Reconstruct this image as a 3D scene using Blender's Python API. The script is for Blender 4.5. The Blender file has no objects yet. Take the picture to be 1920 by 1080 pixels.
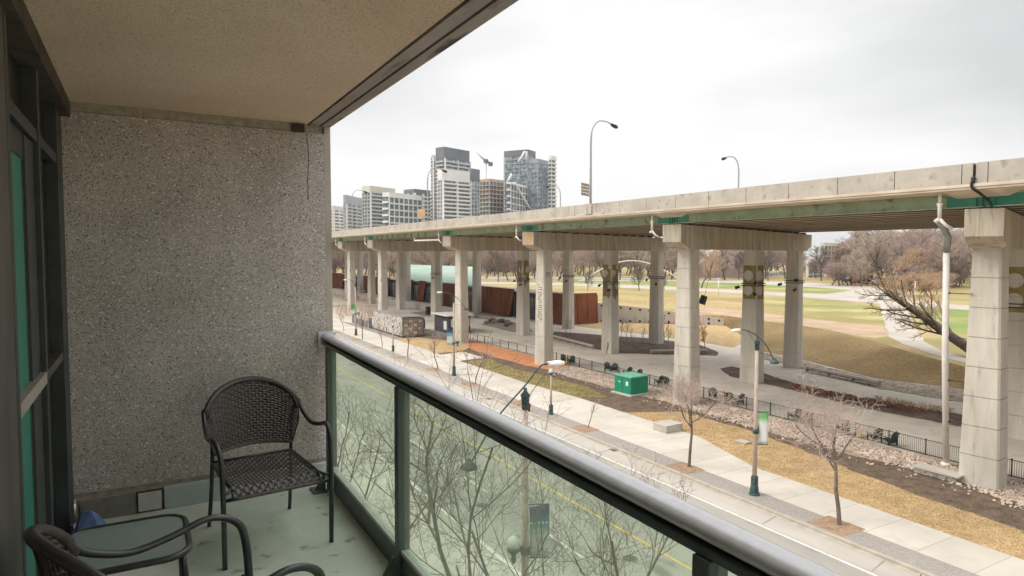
import bpy, math, random
from mathutils import Vector, Matrix
PI = math.pi
R = math.radians
scene = bpy.context.scene
col = scene.collection
random.seed(7)

# ------------------------------------------------------------------ camera
H = 13.0                       # eye height above the street
F = 1230.0                     # focal length in pixels of a 1920 wide frame
YAW = R(29.5)
PITCH = math.atan(61 / 1230.0)
fw = Vector((math.sin(YAW) * math.cos(PITCH), math.cos(YAW) * math.cos(PITCH), -math.sin(PITCH)))
rt = Vector((math.cos(YAW), -math.sin(YAW), 0))
up = rt.cross(fw)
cam_data = bpy.data.cameras.new('camera')
cam = bpy.data.objects.new('camera', cam_data)
col.objects.link(cam)
cam_data.sensor_width = 36.0
cam_data.lens = F / 1920 * 36.0
cam_data.clip_start = 0.05
cam_data.clip_end = 6000
m = Matrix((rt, up, -fw)).transposed().to_4x4()
m.translation = Vector((0, 0, H))
cam.matrix_world = m
scene.camera = cam

# ------------------------------------------------------------------ world, sun
SUN_EL, SUN_AZ = R(40), R(-62)          # azimuth measured from +Y towards +X
world = bpy.data.worlds.new("World")
scene.world = world
world.use_nodes = True
nt = world.node_tree
nt.nodes.clear()
out = nt.nodes.new('ShaderNodeOutputWorld')
sky = nt.nodes.new('ShaderNodeTexSky')
sky.sky_type = 'NISHITA'
sky.sun_disc = False
sky.sun_elevation = SUN_EL
sky.sun_rotation = SUN_AZ
sky.air_density = 1.5
sky.dust_density = 4.0
bg1 = nt.nodes.new('ShaderNodeBackground')
bg1.inputs[1].default_value = 0.1
nt.links.new(sky.outputs[0], bg1.inputs[0])
tc = nt.nodes.new('ShaderNodeTexCoord')
mp = nt.nodes.new('ShaderNodeMapping')
mp.inputs['Scale'].default_value = (1.0, 1.0, 3.2)
mp.inputs['Rotation'].default_value = (0.25, 0.1, 0.4)
nt.links.new(tc.outputs['Generated'], mp.inputs[0])
nz = nt.nodes.new('ShaderNodeTexNoise')
nz.inputs['Scale'].default_value = 1.5
nz.inputs['Detail'].default_value = 5
nz.inputs['Roughness'].default_value = 0.45
nt.links.new(mp.outputs[0], nz.inputs['Vector'])
rp = nt.nodes.new('ShaderNodeValToRGB')
rp.color_ramp.elements[0].position = 0.36
rp.color_ramp.elements[0].color = (0.63, 0.632, 0.637, 1)
rp.color_ramp.elements[1].position = 0.60
rp.color_ramp.elements[1].color = (0.93, 0.93, 0.925, 1)
nt.links.new(nz.outputs[0], rp.inputs[0])
bg2 = nt.nodes.new('ShaderNodeBackground')
bg2.inputs[1].default_value = 0.80
nt.links.new(rp.outputs[0], bg2.inputs[0])
sxyz = nt.nodes.new('ShaderNodeSeparateXYZ')
nt.links.new(tc.outputs['Generated'], sxyz.inputs[0])
zr = nt.nodes.new('ShaderNodeMapRange')            # an overcast dome is brighter towards the zenith
zr.interpolation_type = 'SMOOTHSTEP'
zr.inputs['From Min'].default_value = 0.40; zr.inputs['From Max'].default_value = 0.85
zr.inputs['To Min'].default_value = 0.82; zr.inputs['To Max'].default_value = 2.3
nt.links.new(sxyz.outputs[2], zr.inputs[0])
nt.links.new(zr.outputs[0], bg2.inputs[1])
mx = nt.nodes.new('ShaderNodeMixShader')
mx.inputs[0].default_value = 0.97
nt.links.new(bg1.outputs[0], mx.inputs[1])
nt.links.new(bg2.outputs[0], mx.inputs[2])
nt.links.new(mx.outputs[0], out.inputs[0])

sun_d = bpy.data.lights.new('sun', 'SUN')
sun_d.energy = 1.5
sun_d.angle = R(30)
sun_d.color = (1.0, 0.93, 0.83)
sun = bpy.data.objects.new('sun', sun_d)
col.objects.link(sun)
sd = Vector((math.sin(SUN_AZ) * math.cos(SUN_EL), math.cos(SUN_AZ) * math.cos(SUN_EL), math.sin(SUN_EL)))
sun.rotation_euler = sd.to_track_quat('Z', 'Y').to_euler()
sun.location = (0, 0, 60)

scene.view_settings.view_transform = 'Standard'
scene.view_settings.look = 'None'
scene.view_settings.exposure = 0.46
scene.view_settings.gamma = 1.0

# ------------------------------------------------------------------ helpers
def tag(o, label=None, cat=None, group=None, kind=None):
    if label: o['label'] = label
    if cat: o['category'] = cat
    if group: o['group'] = group
    if kind: o['kind'] = kind
    return o

def empty(name, loc, rz=0.0, label=None, cat=None, group=None):
    o = bpy.data.objects.new(name, None)
    o.empty_display_size = 0.3
    col.objects.link(o)
    o.location = loc
    o.rotation_euler = (0, 0, rz)
    return tag(o, label, cat, group)

def copy_tree(o, parent=None):
    c = o.copy()
    col.objects.link(c)
    if parent is not None: c.parent = parent
    for ch in list(o.children):
        copy_tree(ch, c)
    return c

def at(px, py, z=0.0):
    """ground point seen at pixel (px, py) of the 1920x1080 photograph, at height z"""
    d = fw * F + rt * (px - 960) + up * (540 - py)
    return Vector((0, 0, H)) + d * ((z - H) / d.z)

def atx(px, py, X):
    d = fw * F + rt * (px - 960) + up * (540 - py)
    return Vector((0, 0, H)) + d * (X / d.x)

def atd(px, py, D):
    """point at distance D along the view axis"""
    d = fw * F + rt * (px - 960) + up * (540 - py)
    return Vector((0, 0, H)) + d * (D / F)

class MB:
    def __init__(s, off=(0, 0, 0)):
        s.v = []; s.f = []; s.sm = []; s.mi = []; s.off = Vector(off); s.m = 0
    def add(s, vs, fs, smooth=False):
        b = len(s.v)
        s.v.extend([tuple(Vector(p) - s.off) for p in vs])
        for f in fs:
            s.f.append([i + b for i in f]); s.sm.append(smooth); s.mi.append(s.m)
    def box(s, x0, y0, z0, x1, y1, z1):
        vs = [(x0,y0,z0),(x1,y0,z0),(x1,y1,z0),(x0,y1,z0),(x0,y0,z1),(x1,y0,z1),(x1,y1,z1),(x0,y1,z1)]
        s.add(vs, [(0,3,2,1),(4,5,6,7),(0,1,5,4),(1,2,6,5),(2,3,7,6),(3,0,4,7)])
    def hexa(s, bot, top):
        vs = list(bot) + list(top)
        s.add(vs, [(0,3,2,1),(4,5,6,7),(0,1,5,4),(1,2,6,5),(2,3,7,6),(3,0,4,7)])
    def rbox(s, c, sx, sy, sz, rz=0.0, tx=1.0, ty=1.0):
        """box centred on c (base centre), rotated about z; tx, ty scale the top"""
        c = Vector(c); ca, sa = math.cos(rz), math.sin(rz)
        def P(x, y, z): return (c.x + x*ca - y*sa, c.y + x*sa + y*ca, c.z + z)
        hx, hy = sx/2, sy/2
        s.hexa([P(-hx,-hy,0),P(hx,-hy,0),P(hx,hy,0),P(-hx,hy,0)],
               [P(-hx*tx,-hy*ty,sz),P(hx*tx,-hy*ty,sz),P(hx*tx,hy*ty,sz),P(-hx*tx,hy*ty,sz)])
    def prism(s, pts, z0, z1):
        n = len(pts)
        # orient counter-clockwise so that normals point outwards
        ar = sum(pts[i][0]*pts[(i+1) % n][1] - pts[(i+1) % n][0]*pts[i][1] for i in range(n))
        if ar < 0: pts = list(reversed(list(pts)))
        vs = [(p[0],p[1],z0) for p in pts] + [(p[0],p[1],z1) for p in pts]
        fs = [tuple(range(n-1,-1,-1)), tuple(range(n,2*n))]
        for i in range(n):
            j = (i+1) % n
            fs.append((i,j,n+j,n+i))
        s.add(vs, fs)
    def tube(s, pts, rad, n=8, smooth=True, cap=True, closed=False):
        pts = [Vector(p) for p in pts]
        k = len(pts)
        if not hasattr(rad, '__len__'): rad = [rad]*k
        vs = []; prev = None
        for i, p in enumerate(pts):
            if closed: t = pts[(i+1) % k] - pts[i-1]
            elif i == 0: t = pts[1]-pts[0]
            elif i == k-1: t = pts[-1]-pts[-2]
            else: t = pts[i+1]-pts[i-1]
            t.normalize()
            if prev is None:
                a = Vector((0,0,1)) if abs(t.z) < 0.9 else Vector((1,0,0))
                u = t.cross(a).normalized()
            else:
                u = (prev - t*prev.dot(t))
                if u.length < 1e-6: u = t.orthogonal()
                u.normalize()
            prev = u
            w = t.cross(u)
            for j in range(n):
                a = 2*PI*j/n
                vs.append(p + (u*math.cos(a) + w*math.sin(a))*rad[i])
        fs = []
        for i in range(k if closed else k-1):
            i2 = (i+1) % k
            for j in range(n):
                j2 = (j+1) % n
                fs.append((i*n+j, i*n+j2, i2*n+j2, i2*n+j))
        if cap and not closed:
            fs.append(tuple(range(n-1,-1,-1))); fs.append(tuple(range((k-1)*n, k*n)))
        s.add(vs, fs, smooth)
    def lathe(s, c, prof, n=16, smooth=True):
        """prof: list of (r, z) about the vertical axis through c"""
        c = Vector(c); vs = []
        for r, z in prof:
            for j in range(n):
                a = 2*PI*j/n
                vs.append((c.x + r*math.cos(a), c.y + r*math.sin(a), c.z + z))
        fs = []
        for i in range(len(prof)-1):
            for j in range(n):
                j2 = (j+1) % n
                fs.append((i*n+j, i*n+j2, (i+1)*n+j2, (i+1)*n+j))
        fs.append(tuple(range(n-1,-1,-1))); fs.append(tuple(range((len(prof)-1)*n, len(prof)*n)))
        s.add(vs, fs, smooth)
    def ball(s, c, rx, ry, rz, n=10, k=6, jit=0.0):
        c = Vector(c); vs = [(c.x, c.y, c.z - rz)]
        for i in range(1, k):
            a = -PI/2 + PI*i/k
            for j in range(n):
                b = 2*PI*j/n; q = 1 + random.uniform(-jit, jit)
                vs.append((c.x + rx*q*math.cos(a)*math.cos(b), c.y + ry*q*math.cos(a)*math.sin(b), c.z + rz*q*math.sin(a)))
        vs.append((c.x, c.y, c.z + rz))
        fs = []
        for j in range(n): fs.append((0, 1+(j+1) % n, 1+j))
        for i in range(k-2):
            for j in range(n):
                a = 1+i*n+j; b = 1+i*n+(j+1) % n
                fs.append((a, b, b+n, a+n))
        l = len(vs)-1
        for j in range(n): fs.append((l, 1+(k-2)*n+j, 1+(k-2)*n+(j+1) % n))
        s.add(vs, fs, True)
    def build(s, name, mt, parent=None, kind=None, bevel=0.0):
        me = bpy.data.meshes.new(name)
        me.from_pydata(s.v, [], s.f)
        me.polygons.foreach_set('use_smooth', s.sm)
        mts = mt if isinstance(mt, (list, tuple)) else [mt]
        for x in mts: me.materials.append(x)
        if len(mts) > 1: me.polygons.foreach_set('material_index', s.mi)
        me.update()
        o = bpy.data.objects.new(name, me)
        col.objects.link(o)
        if parent is not None: o.parent = parent
        if kind: o['kind'] = kind
        if bevel:
            b = o.modifiers.new('bevel', 'BEVEL'); b.width = bevel; b.segments = 2; b.limit_method = 'ANGLE'
        return o

def curve(pts, n=6):
    """Catmull-Rom through the points"""
    P = [Vector(p) for p in pts]
    P = [P[0]*2 - P[1]] + P + [P[-1]*2 - P[-2]]
    o = []
    for i in range(1, len(P)-2):
        for k in range(n):
            t = k/n
            a, b, c, d = P[i-1], P[i], P[i+1], P[i+2]
            o.append(0.5*((2*b) + (c-a)*t + (2*a-5*b+4*c-d)*t*t + (3*b-a-3*c+d)*t*t*t))
    o.append(P[-2])
    return o

# ------------------------------------------------------------------ materials
def mat(name, c1, c2=None, scale=3.0, rough=0.85, bump=0.0, bscale=None, metal=0.0, spec=0.3,
        lo=0.35, hi=0.65, detail=6, c3=None, s3=40.0, stretch=None, f3=(0.55, 0.7), dist=0.05):
    mt = bpy.data.materials.new(name)
    mt.use_nodes = True
    n = mt.node_tree; L = n.links
    b = n.nodes['Principled BSDF']
    b.inputs['Roughness'].default_value = rough
    b.inputs['Metallic'].default_value = metal
    b.inputs['Specular IOR Level'].default_value = spec
    if c2 is None: c2 = tuple(min(1, x*1.18) for x in c1); c1 = tuple(x*0.84 for x in c1)
    t = n.nodes.new('ShaderNodeTexCoord')
    src = t.outputs['Object']
    if stretch:
        q = n.nodes.new('ShaderNodeMapping'); q.inputs['Scale'].default_value = stretch
        L.new(src, q.inputs[0]); src = q.outputs[0]
    z = n.nodes.new('ShaderNodeTexNoise'); z.inputs['Scale'].default_value = scale
    z.inputs['Detail'].default_value = detail; z.inputs['Roughness'].default_value = 0.6
    L.new(src, z.inputs['Vector'])
    r = n.nodes.new('ShaderNodeValToRGB')
    r.color_ramp.elements[0].position = lo; r.color_ramp.elements[0].color = (*c1, 1)
    r.color_ramp.elements[1].position = hi; r.color_ramp.elements[1].color = (*c2, 1)
    L.new(z.outputs[0], r.inputs[0])
    colr = r.outputs[0]
    if c3 is not None:
        z3 = n.nodes.new('ShaderNodeTexNoise'); z3.inputs['Scale'].default_value = s3
        z3.inputs['Detail'].default_value = 4
        L.new(src, z3.inputs['Vector'])
        r3 = n.nodes.new('ShaderNodeValToRGB')
        r3.color_ramp.elements[0].position = f3[0]; r3.color_ramp.elements[1].position = f3[1]
        L.new(z3.outputs[0], r3.inputs[0])
        mx = n.nodes.new('ShaderNodeMix'); mx.data_type = 'RGBA'
        L.new(r3.outputs[0], mx.inputs[0]); L.new(colr, mx.inputs[6]); mx.inputs[7].default_value = (*c3, 1)
        colr = mx.outputs[2]
    L.new(colr, b.inputs['Base Color'])
    if bump:
        z2 = n.nodes.new('ShaderNodeTexNoise'); z2.inputs['Scale'].default_value = bscale or scale*6
        z2.inputs['Detail'].default_value = 5
        L.new(src, z2.inputs['Vector'])
        bp = n.nodes.new('ShaderNodeBump'); bp.inputs['Strength'].default_value = bump
        bp.inputs['Distance'].default_value = dist
        L.new(z2.outputs[0], bp.inputs['Height']); L.new(bp.outputs[0], b.inputs['Normal'])
    return mt

M = {}
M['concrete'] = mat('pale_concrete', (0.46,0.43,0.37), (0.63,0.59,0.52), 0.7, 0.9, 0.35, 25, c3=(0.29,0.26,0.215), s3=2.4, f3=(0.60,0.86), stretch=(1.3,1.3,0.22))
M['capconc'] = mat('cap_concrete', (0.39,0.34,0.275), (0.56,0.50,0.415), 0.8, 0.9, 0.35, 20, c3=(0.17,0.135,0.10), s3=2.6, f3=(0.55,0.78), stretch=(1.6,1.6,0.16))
M['parapet'] = mat('parapet_concrete', (0.40,0.37,0.325), (0.52,0.48,0.42), 0.8, 0.9, 0.2, 20, c3=(0.22,0.19,0.165), s3=1.6, f3=(0.55,0.80))
M['slab'] = mat('deck_edge_concrete', (0.52,0.44,0.36), (0.66,0.57,0.47), 0.7, 0.9, 0.15, 20)
M['green'] = mat('old_green_paint', (0.235,0.295,0.20), (0.33,0.385,0.27), 0.8, 0.7, 0.1, 8, c3=(0.13,0.10,0.055), s3=1.3, f3=(0.60,0.74))
M['teal'] = mat('fresh_green_paint', (0.035,0.20,0.14), (0.06,0.27,0.19), 1.5, 0.5)
M['flange'] = mat('girder_flange', (0.36,0.29,0.22), (0.50,0.42,0.33), 0.5, 0.8, stretch=(4,0.3,4))
M['steel'] = mat('rusty_girder', (0.10,0.075,0.055), (0.20,0.15,0.11), 0.5, 0.8, 0.1, 6, stretch=(4,0.3,4))
M['deckunder'] = mat('deck_underside', (0.30,0.24,0.185), (0.40,0.33,0.26), 0.5, 0.9)
M['white'] = mat('white_paint', (0.72,0.70,0.66), (0.82,0.80,0.76), 2, 0.5)
M['black'] = mat('black_metal', (0.015,0.015,0.016), (0.035,0.035,0.035), 6, 0.5)
M['asphalt'] = mat('worn_asphalt', (0.285,0.265,0.235), (0.37,0.345,0.305), 0.35, 0.9, 0.3, 60, c3=(0.19,0.185,0.165), s3=0.9, f3=(0.58,0.72), stretch=(1,0.35,1), dist=0.01)
M['lane'] = mat('pale_asphalt', (0.40,0.365,0.32), (0.48,0.44,0.385), 0.6, 0.9, 0.2, 50, stretch=(1,0.3,1), dist=0.01)
M['line'] = mat('road_paint_white', (0.55,0.53,0.48), (0.68,0.65,0.60), 5, 0.8, c3=(0.4,0.38,0.33), s3=4, f3=(0.58,0.72))
M['yline'] = mat('road_paint_yellow', (0.62,0.42,0.09), (0.75,0.53,0.14), 5, 0.8, c3=(0.4,0.33,0.15), s3=4, f3=(0.60,0.74))
M['kerb'] = mat('kerb_concrete', (0.36,0.32,0.26), (0.47,0.42,0.35), 2, 0.9)
M['paver'] = None
M['dirt'] = mat('brown_soil', (0.10,0.07,0.05), (0.19,0.14,0.10), 1.5, 1.0, 0.5, 20, c3=(0.30,0.20,0.14), s3=12, f3=(0.58,0.7))
M['pitdirt'] = mat('leafy_soil', (0.28,0.18,0.115), (0.40,0.28,0.18), 3, 1.0, 0.5, 20, c3=(0.16,0.11,0.07), s3=10)
M['bed'] = mat('dark_mulch', (0.085,0.062,0.05), (0.16,0.12,0.10), 0.6, 1.0, 0.5, 20, c3=(0.27,0.20,0.17), s3=3, f3=(0.55,0.72))
M['rust_mulch'] = mat('rust_red_mulch', (0.47,0.195,0.085), (0.62,0.29,0.145), 1.2, 1.0, 0.4, 15, c3=(0.38,0.16,0.07), s3=6)
M['stone'] = mat('cream_stone', (0.36,0.27,0.215), (0.56,0.43,0.35), 2, 0.9, c3=(0.15,0.10,0.075), s3=3.2, f3=(0.50,0.60))
M['rock'] = mat('pale_rock', (0.42,0.335,0.27), (0.72,0.62,0.52), 0.8, 0.9)
M['gravel'] = mat('grey_gravel', (0.26,0.23,0.19), (0.42,0.38,0.32), 2, 0.9, 0.5, 20, c3=(0.15,0.13,0.11), s3=5, f3=(0.50,0.60))
M['grass_dry'] = mat('dry_grass', (0.44,0.295,0.145), (0.60,0.43,0.235), 0.8, 1.0, 0.5, 30, c3=(0.30,0.215,0.095), s3=9, f3=(0.5,0.68))
M['grass_olive'] = mat('olive_grass', (0.25,0.20,0.085), (0.42,0.34,0.15), 0.7, 1.0, 0.5, 30, c3=(0.17,0.13,0.06), s3=8, f3=(0.52,0.68))
M['hill'] = mat('brown_hill_grass', (0.22,0.15,0.068), (0.35,0.24,0.115), 0.09, 1.0, 0.3, 6, c3=(0.165,0.12,0.055), s3=3.0, f3=(0.45,0.70), dist=0.15)
M['earth'] = mat('bare_earth', (0.36,0.25,0.165), (0.46,0.34,0.235), 0.3, 1.0)
M['park'] = mat('park_grass', (0.27,0.225,0.09), (0.38,0.30,0.14), 0.05, 1.0, 0.3, 6, lo=0.4, hi=0.6, c3=(0.42,0.29,0.16), s3=0.06, f3=(0.52,0.62))
M['lawn'] = mat('green_lawn', (0.17,0.215,0.06), (0.25,0.28,0.095), 0.08, 1.0, 0.2, 2, c3=(0.38,0.35,0.13), s3=0.05, f3=(0.5,0.65))
M['path'] = mat('white_path', (0.47,0.43,0.375), (0.55,0.505,0.445), 0.15, 0.95, c3=(0.44,0.395,0.34), s3=0.6, f3=(0.5,0.75))
M['plaza'] = mat('plaza_concrete', (0.56,0.52,0.45), (0.65,0.60,0.53), 0.25, 0.9, 0.1, 10, c3=(0.48,0.44,0.38), s3=0.8, f3=(0.5,0.75))
M['plaza2'] = mat('bright_concrete', (0.60,0.54,0.46), (0.70,0.64,0.56), 0.25, 0.9)
M['tarmac'] = mat('dark_tarmac', (0.22,0.20,0.18), (0.30,0.275,0.245), 0.4, 0.9)
M['rust'] = mat('weathering_steel', (0.15,0.048,0.022), (0.26,0.095,0.045), 0.6, 0.8, stretch=(1,1,0.3))
M['glassdark'] = mat('dark_glazing', (0.03,0.04,0.045), (0.07,0.08,0.085), 1, 0.15, spec=0.6)
M['bark'] = mat('grey_bark', (0.13,0.10,0.08), (0.22,0.175,0.14), 5, 1.0, 0.4, 20, stretch=(1,1,0.3))
M['twig'] = mat('pinkish_twigs', (0.36,0.23,0.185), (0.50,0.34,0.28), 0.3, 1.0)
M['twiggrey'] = mat('grey_twigs', (0.11,0.088,0.07), (0.20,0.16,0.13), 0.5, 1.0)
M['twigpale'] = mat('pale_branches', (0.40,0.30,0.25), (0.62,0.49,0.43), 0.5, 1.0)
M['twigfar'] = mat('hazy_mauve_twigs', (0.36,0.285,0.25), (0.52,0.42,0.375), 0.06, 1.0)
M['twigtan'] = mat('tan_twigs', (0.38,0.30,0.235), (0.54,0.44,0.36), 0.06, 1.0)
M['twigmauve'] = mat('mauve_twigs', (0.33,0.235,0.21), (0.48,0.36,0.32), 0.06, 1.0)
M['twigorange'] = mat('orange_brown_twigs', (0.46,0.31,0.20), (0.60,0.44,0.30), 0.2, 1.0)
M['barkdark'] = mat('dark_bark', (0.08,0.062,0.05), (0.18,0.145,0.12), 2, 1.0, 0.5, 8)
M['lampgreen'] = mat('lamp_green_paint', (0.035,0.065,0.062), (0.06,0.10,0.095), 4, 0.45)
M['lamppole'] = mat('pinkish_concrete_pole', (0.42,0.32,0.27), (0.52,0.415,0.355), 3, 0.8)
M['lampglass'] = mat('frosted_lamp_glass', (0.42,0.46,0.42), (0.58,0.61,0.57), 3, 0.3)
M['galv'] = mat('galvanised_steel', (0.30,0.31,0.32), (0.40,0.41,0.42), 3, 0.45, metal=0.4)
M['utility'] = mat('utility_green', (0.012,0.21,0.115), (0.02,0.27,0.15), 2, 0.5)
M['adirondack'] = mat('dark_green_plastic', (0.012,0.045,0.035), (0.02,0.07,0.05), 3, 0.5)
M['yellow'] = mat('amber_plastic', (0.62,0.38,0.03), (0.72,0.47,0.06), 3, 0.5)
M['olive'] = mat('olive_wall_paint', (0.20,0.165,0.055), (0.29,0.24,0.10), 1.5, 0.9)
M['graf'] = mat('grey_graffiti_paint', (0.13,0.12,0.11), (0.22,0.20,0.18), 5, 0.9)
M['orangerust'] = mat('orange_rust_stain', (0.50,0.24,0.08), (0.62,0.40,0.22), 4, 0.9)
M['wood'] = mat('weathered_timber', (0.33,0.27,0.21), (0.48,0.40,0.32), 3, 0.9, stretch=(1,0.2,1))
# balcony
M['frame'] = mat('charcoal_green_frame', (0.085,0.105,0.105), (0.11,0.135,0.135), 8, 0.4, spec=0.5)
M['rail'] = mat('satin_handrail', (0.60,0.61,0.63), (0.67,0.68,0.70), 30, 0.22, metal=0.0, spec=0.8)
M['ceil'] = mat('stippled_ceiling_paint', (0.74,0.585,0.43), (0.84,0.69,0.53), 1.2, 0.95, 1.0, 150, c3=(0.60,0.46,0.32), s3=90, f3=(0.52,0.66), dist=0.004)
M['ceiledge'] = mat('slab_edge_concrete', (0.34,0.30,0.27), (0.48,0.43,0.39), 3, 0.95, 0.4, 60, c3=(0.12,0.11,0.10), s3=5, f3=(0.60,0.70), stretch=(2,0.4,1), dist=0.004)
M['groove'] = mat('dark_groove', (0.05,0.04,0.035), (0.10,0.08,0.065), 6, 0.95)
M['floor'] = mat('painted_floor', (0.52,0.56,0.48), (0.70,0.73,0.64), 2.2, 0.6, 0.35, 60, c3=(0.30,0.29,0.23), s3=9, f3=(0.62,0.72), dist=0.004)
M['plinth'] = mat('painted_plinth', (0.42,0.47,0.44), (0.50,0.56,0.52), 5, 0.8, 0.3, 40, c3=(0.16,0.16,0.13), s3=9, f3=(0.66,0.72), dist=0.004)
M['rim'] = mat('joint_mortar', (0.30,0.27,0.21), (0.44,0.40,0.32), 20, 0.95, 0.4, 60, dist=0.004)
M['alu'] = mat('aged_aluminium', (0.085,0.078,0.072), (0.14,0.13,0.12), 7, 0.5, metal=0.35, stretch=(1,1,0.3))
M['wframe'] = mat('near_black_window_frame', (0.035,0.04,0.04), (0.055,0.062,0.062), 8, 0.45, spec=0.4)
M['alulight'] = mat('sill_aluminium', (0.35,0.30,0.27), (0.42,0.37,0.33), 7, 0.5)
M['wicker'] = mat('brown_wicker', (0.042,0.030,0.030), (0.085,0.064,0.062), 60, 0.42, spec=0.6)
M['tube'] = mat('black_tube', (0.025,0.025,0.027), (0.04,0.04,0.042), 20, 0.33, spec=0.6)
M['blue'] = mat('blue_cloth', (0.10,0.16,0.33), (0.16,0.24,0.43), 15, 0.8)
M['navy'] = mat('navy_cloth', (0.015,0.02,0.06), (0.03,0.04,0.09), 15, 0.8)
M['cover'] = mat('pale_cover_plate', (0.50,0.50,0.47), (0.58,0.58,0.55), 12, 0.6)
M['cover2'] = mat('grey_cover_plate', (0.17,0.165,0.14), (0.24,0.23,0.20), 12, 0.6)

def paver_mat():
    mt = mat('grey_pavers', (0.34,0.30,0.27), (0.44,0.40,0.36), 0.8, 0.9)
    n = mt.node_tree; L = n.links; b = n.nodes['Principled BSDF']
    t = n.nodes.new('ShaderNodeTexCoord')
    br = n.nodes.new('ShaderNodeTexBrick')
    br.inputs['Scale'].default_value = 3.0
    br.inputs['Mortar Size'].default_value = 0.03
    br.inputs['Color1'].default_value = (0.37,0.33,0.30,1); br.inputs['Color2'].default_value = (0.46,0.42,0.38,1)
    br.inputs['Mortar'].default_value = (0.20,0.18,0.16,1)
    L.new(t.outputs['Object'], br.inputs['Vector'])
    mx = n.nodes.new('ShaderNodeMix'); mx.data_type = 'RGBA'; mx.blend_type = 'MULTIPLY'
    mx.inputs[0].default_value = 0.0
    old = b.inputs['Base Color'].links[0].from_socket
    mx.inputs[0].default_value = 0.6
    L.new(old, mx.inputs[6]); L.new(br.outputs[0], mx.inputs[7])
    m2 = n.nodes.new('ShaderNodeMix'); m2.data_type = 'RGBA'; m2.inputs[0].default_value = 0.75
    L.new(mx.outputs[2], m2.inputs[6]); L.new(br.outputs[0], m2.inputs[7])
    L.new(m2.outputs[2], b.inputs['Base Color'])
    return mt
M['paver'] = paver_mat()

def sidewalk_mat():
    mt = mat('sidewalk_concrete', (0.54,0.50,0.435), (0.63,0.58,0.51), 0.35, 0.9, 0.1, 30, c3=(0.50,0.45,0.385), s3=0.8, f3=(0.55,0.8), dist=0.01)
    n = mt.node_tree; L = n.links; b = n.nodes['Principled BSDF']
    old = b.inputs['Base Color'].links[0].from_socket
    t = n.nodes.new('ShaderNodeTexCoord')
    br = n.nodes.new('ShaderNodeTexBrick')
    mp = n.nodes.new('ShaderNodeMapping'); mp.inputs['Location'].default_value = (-29.1, 0.4, 0)
    L.new(t.outputs['Object'], mp.inputs[0])
    br.offset = 0.0; br.squash = 1.0
    br.inputs['Scale'].default_value = 1.0
    br.inputs['Brick Width'].default_value = 10.0; br.inputs['Row Height'].default_value = 2.3
    br.inputs['Mortar Size'].default_value = 0.018
    br.inputs['Color1'].default_value = (1,1,1,1); br.inputs['Color2'].default_value = (0.88,0.87,0.86,1)
    br.inputs['Mortar'].default_value = (0.60,0.57,0.53,1)
    L.new(mp.outputs[0], br.inputs['Vector'])
    mx = n.nodes.new('ShaderNodeMix'); mx.data_type = 'RGBA'; mx.blend_type = 'MULTIPLY'; mx.inputs[0].default_value = 1.0
    L.new(old, mx.inputs[6]); L.new(br.outputs[0], mx.inputs[7]); L.new(mx.outputs[2], b.inputs['Base Color'])
    return mt
M['sidewalk'] = sidewalk_mat()

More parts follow.
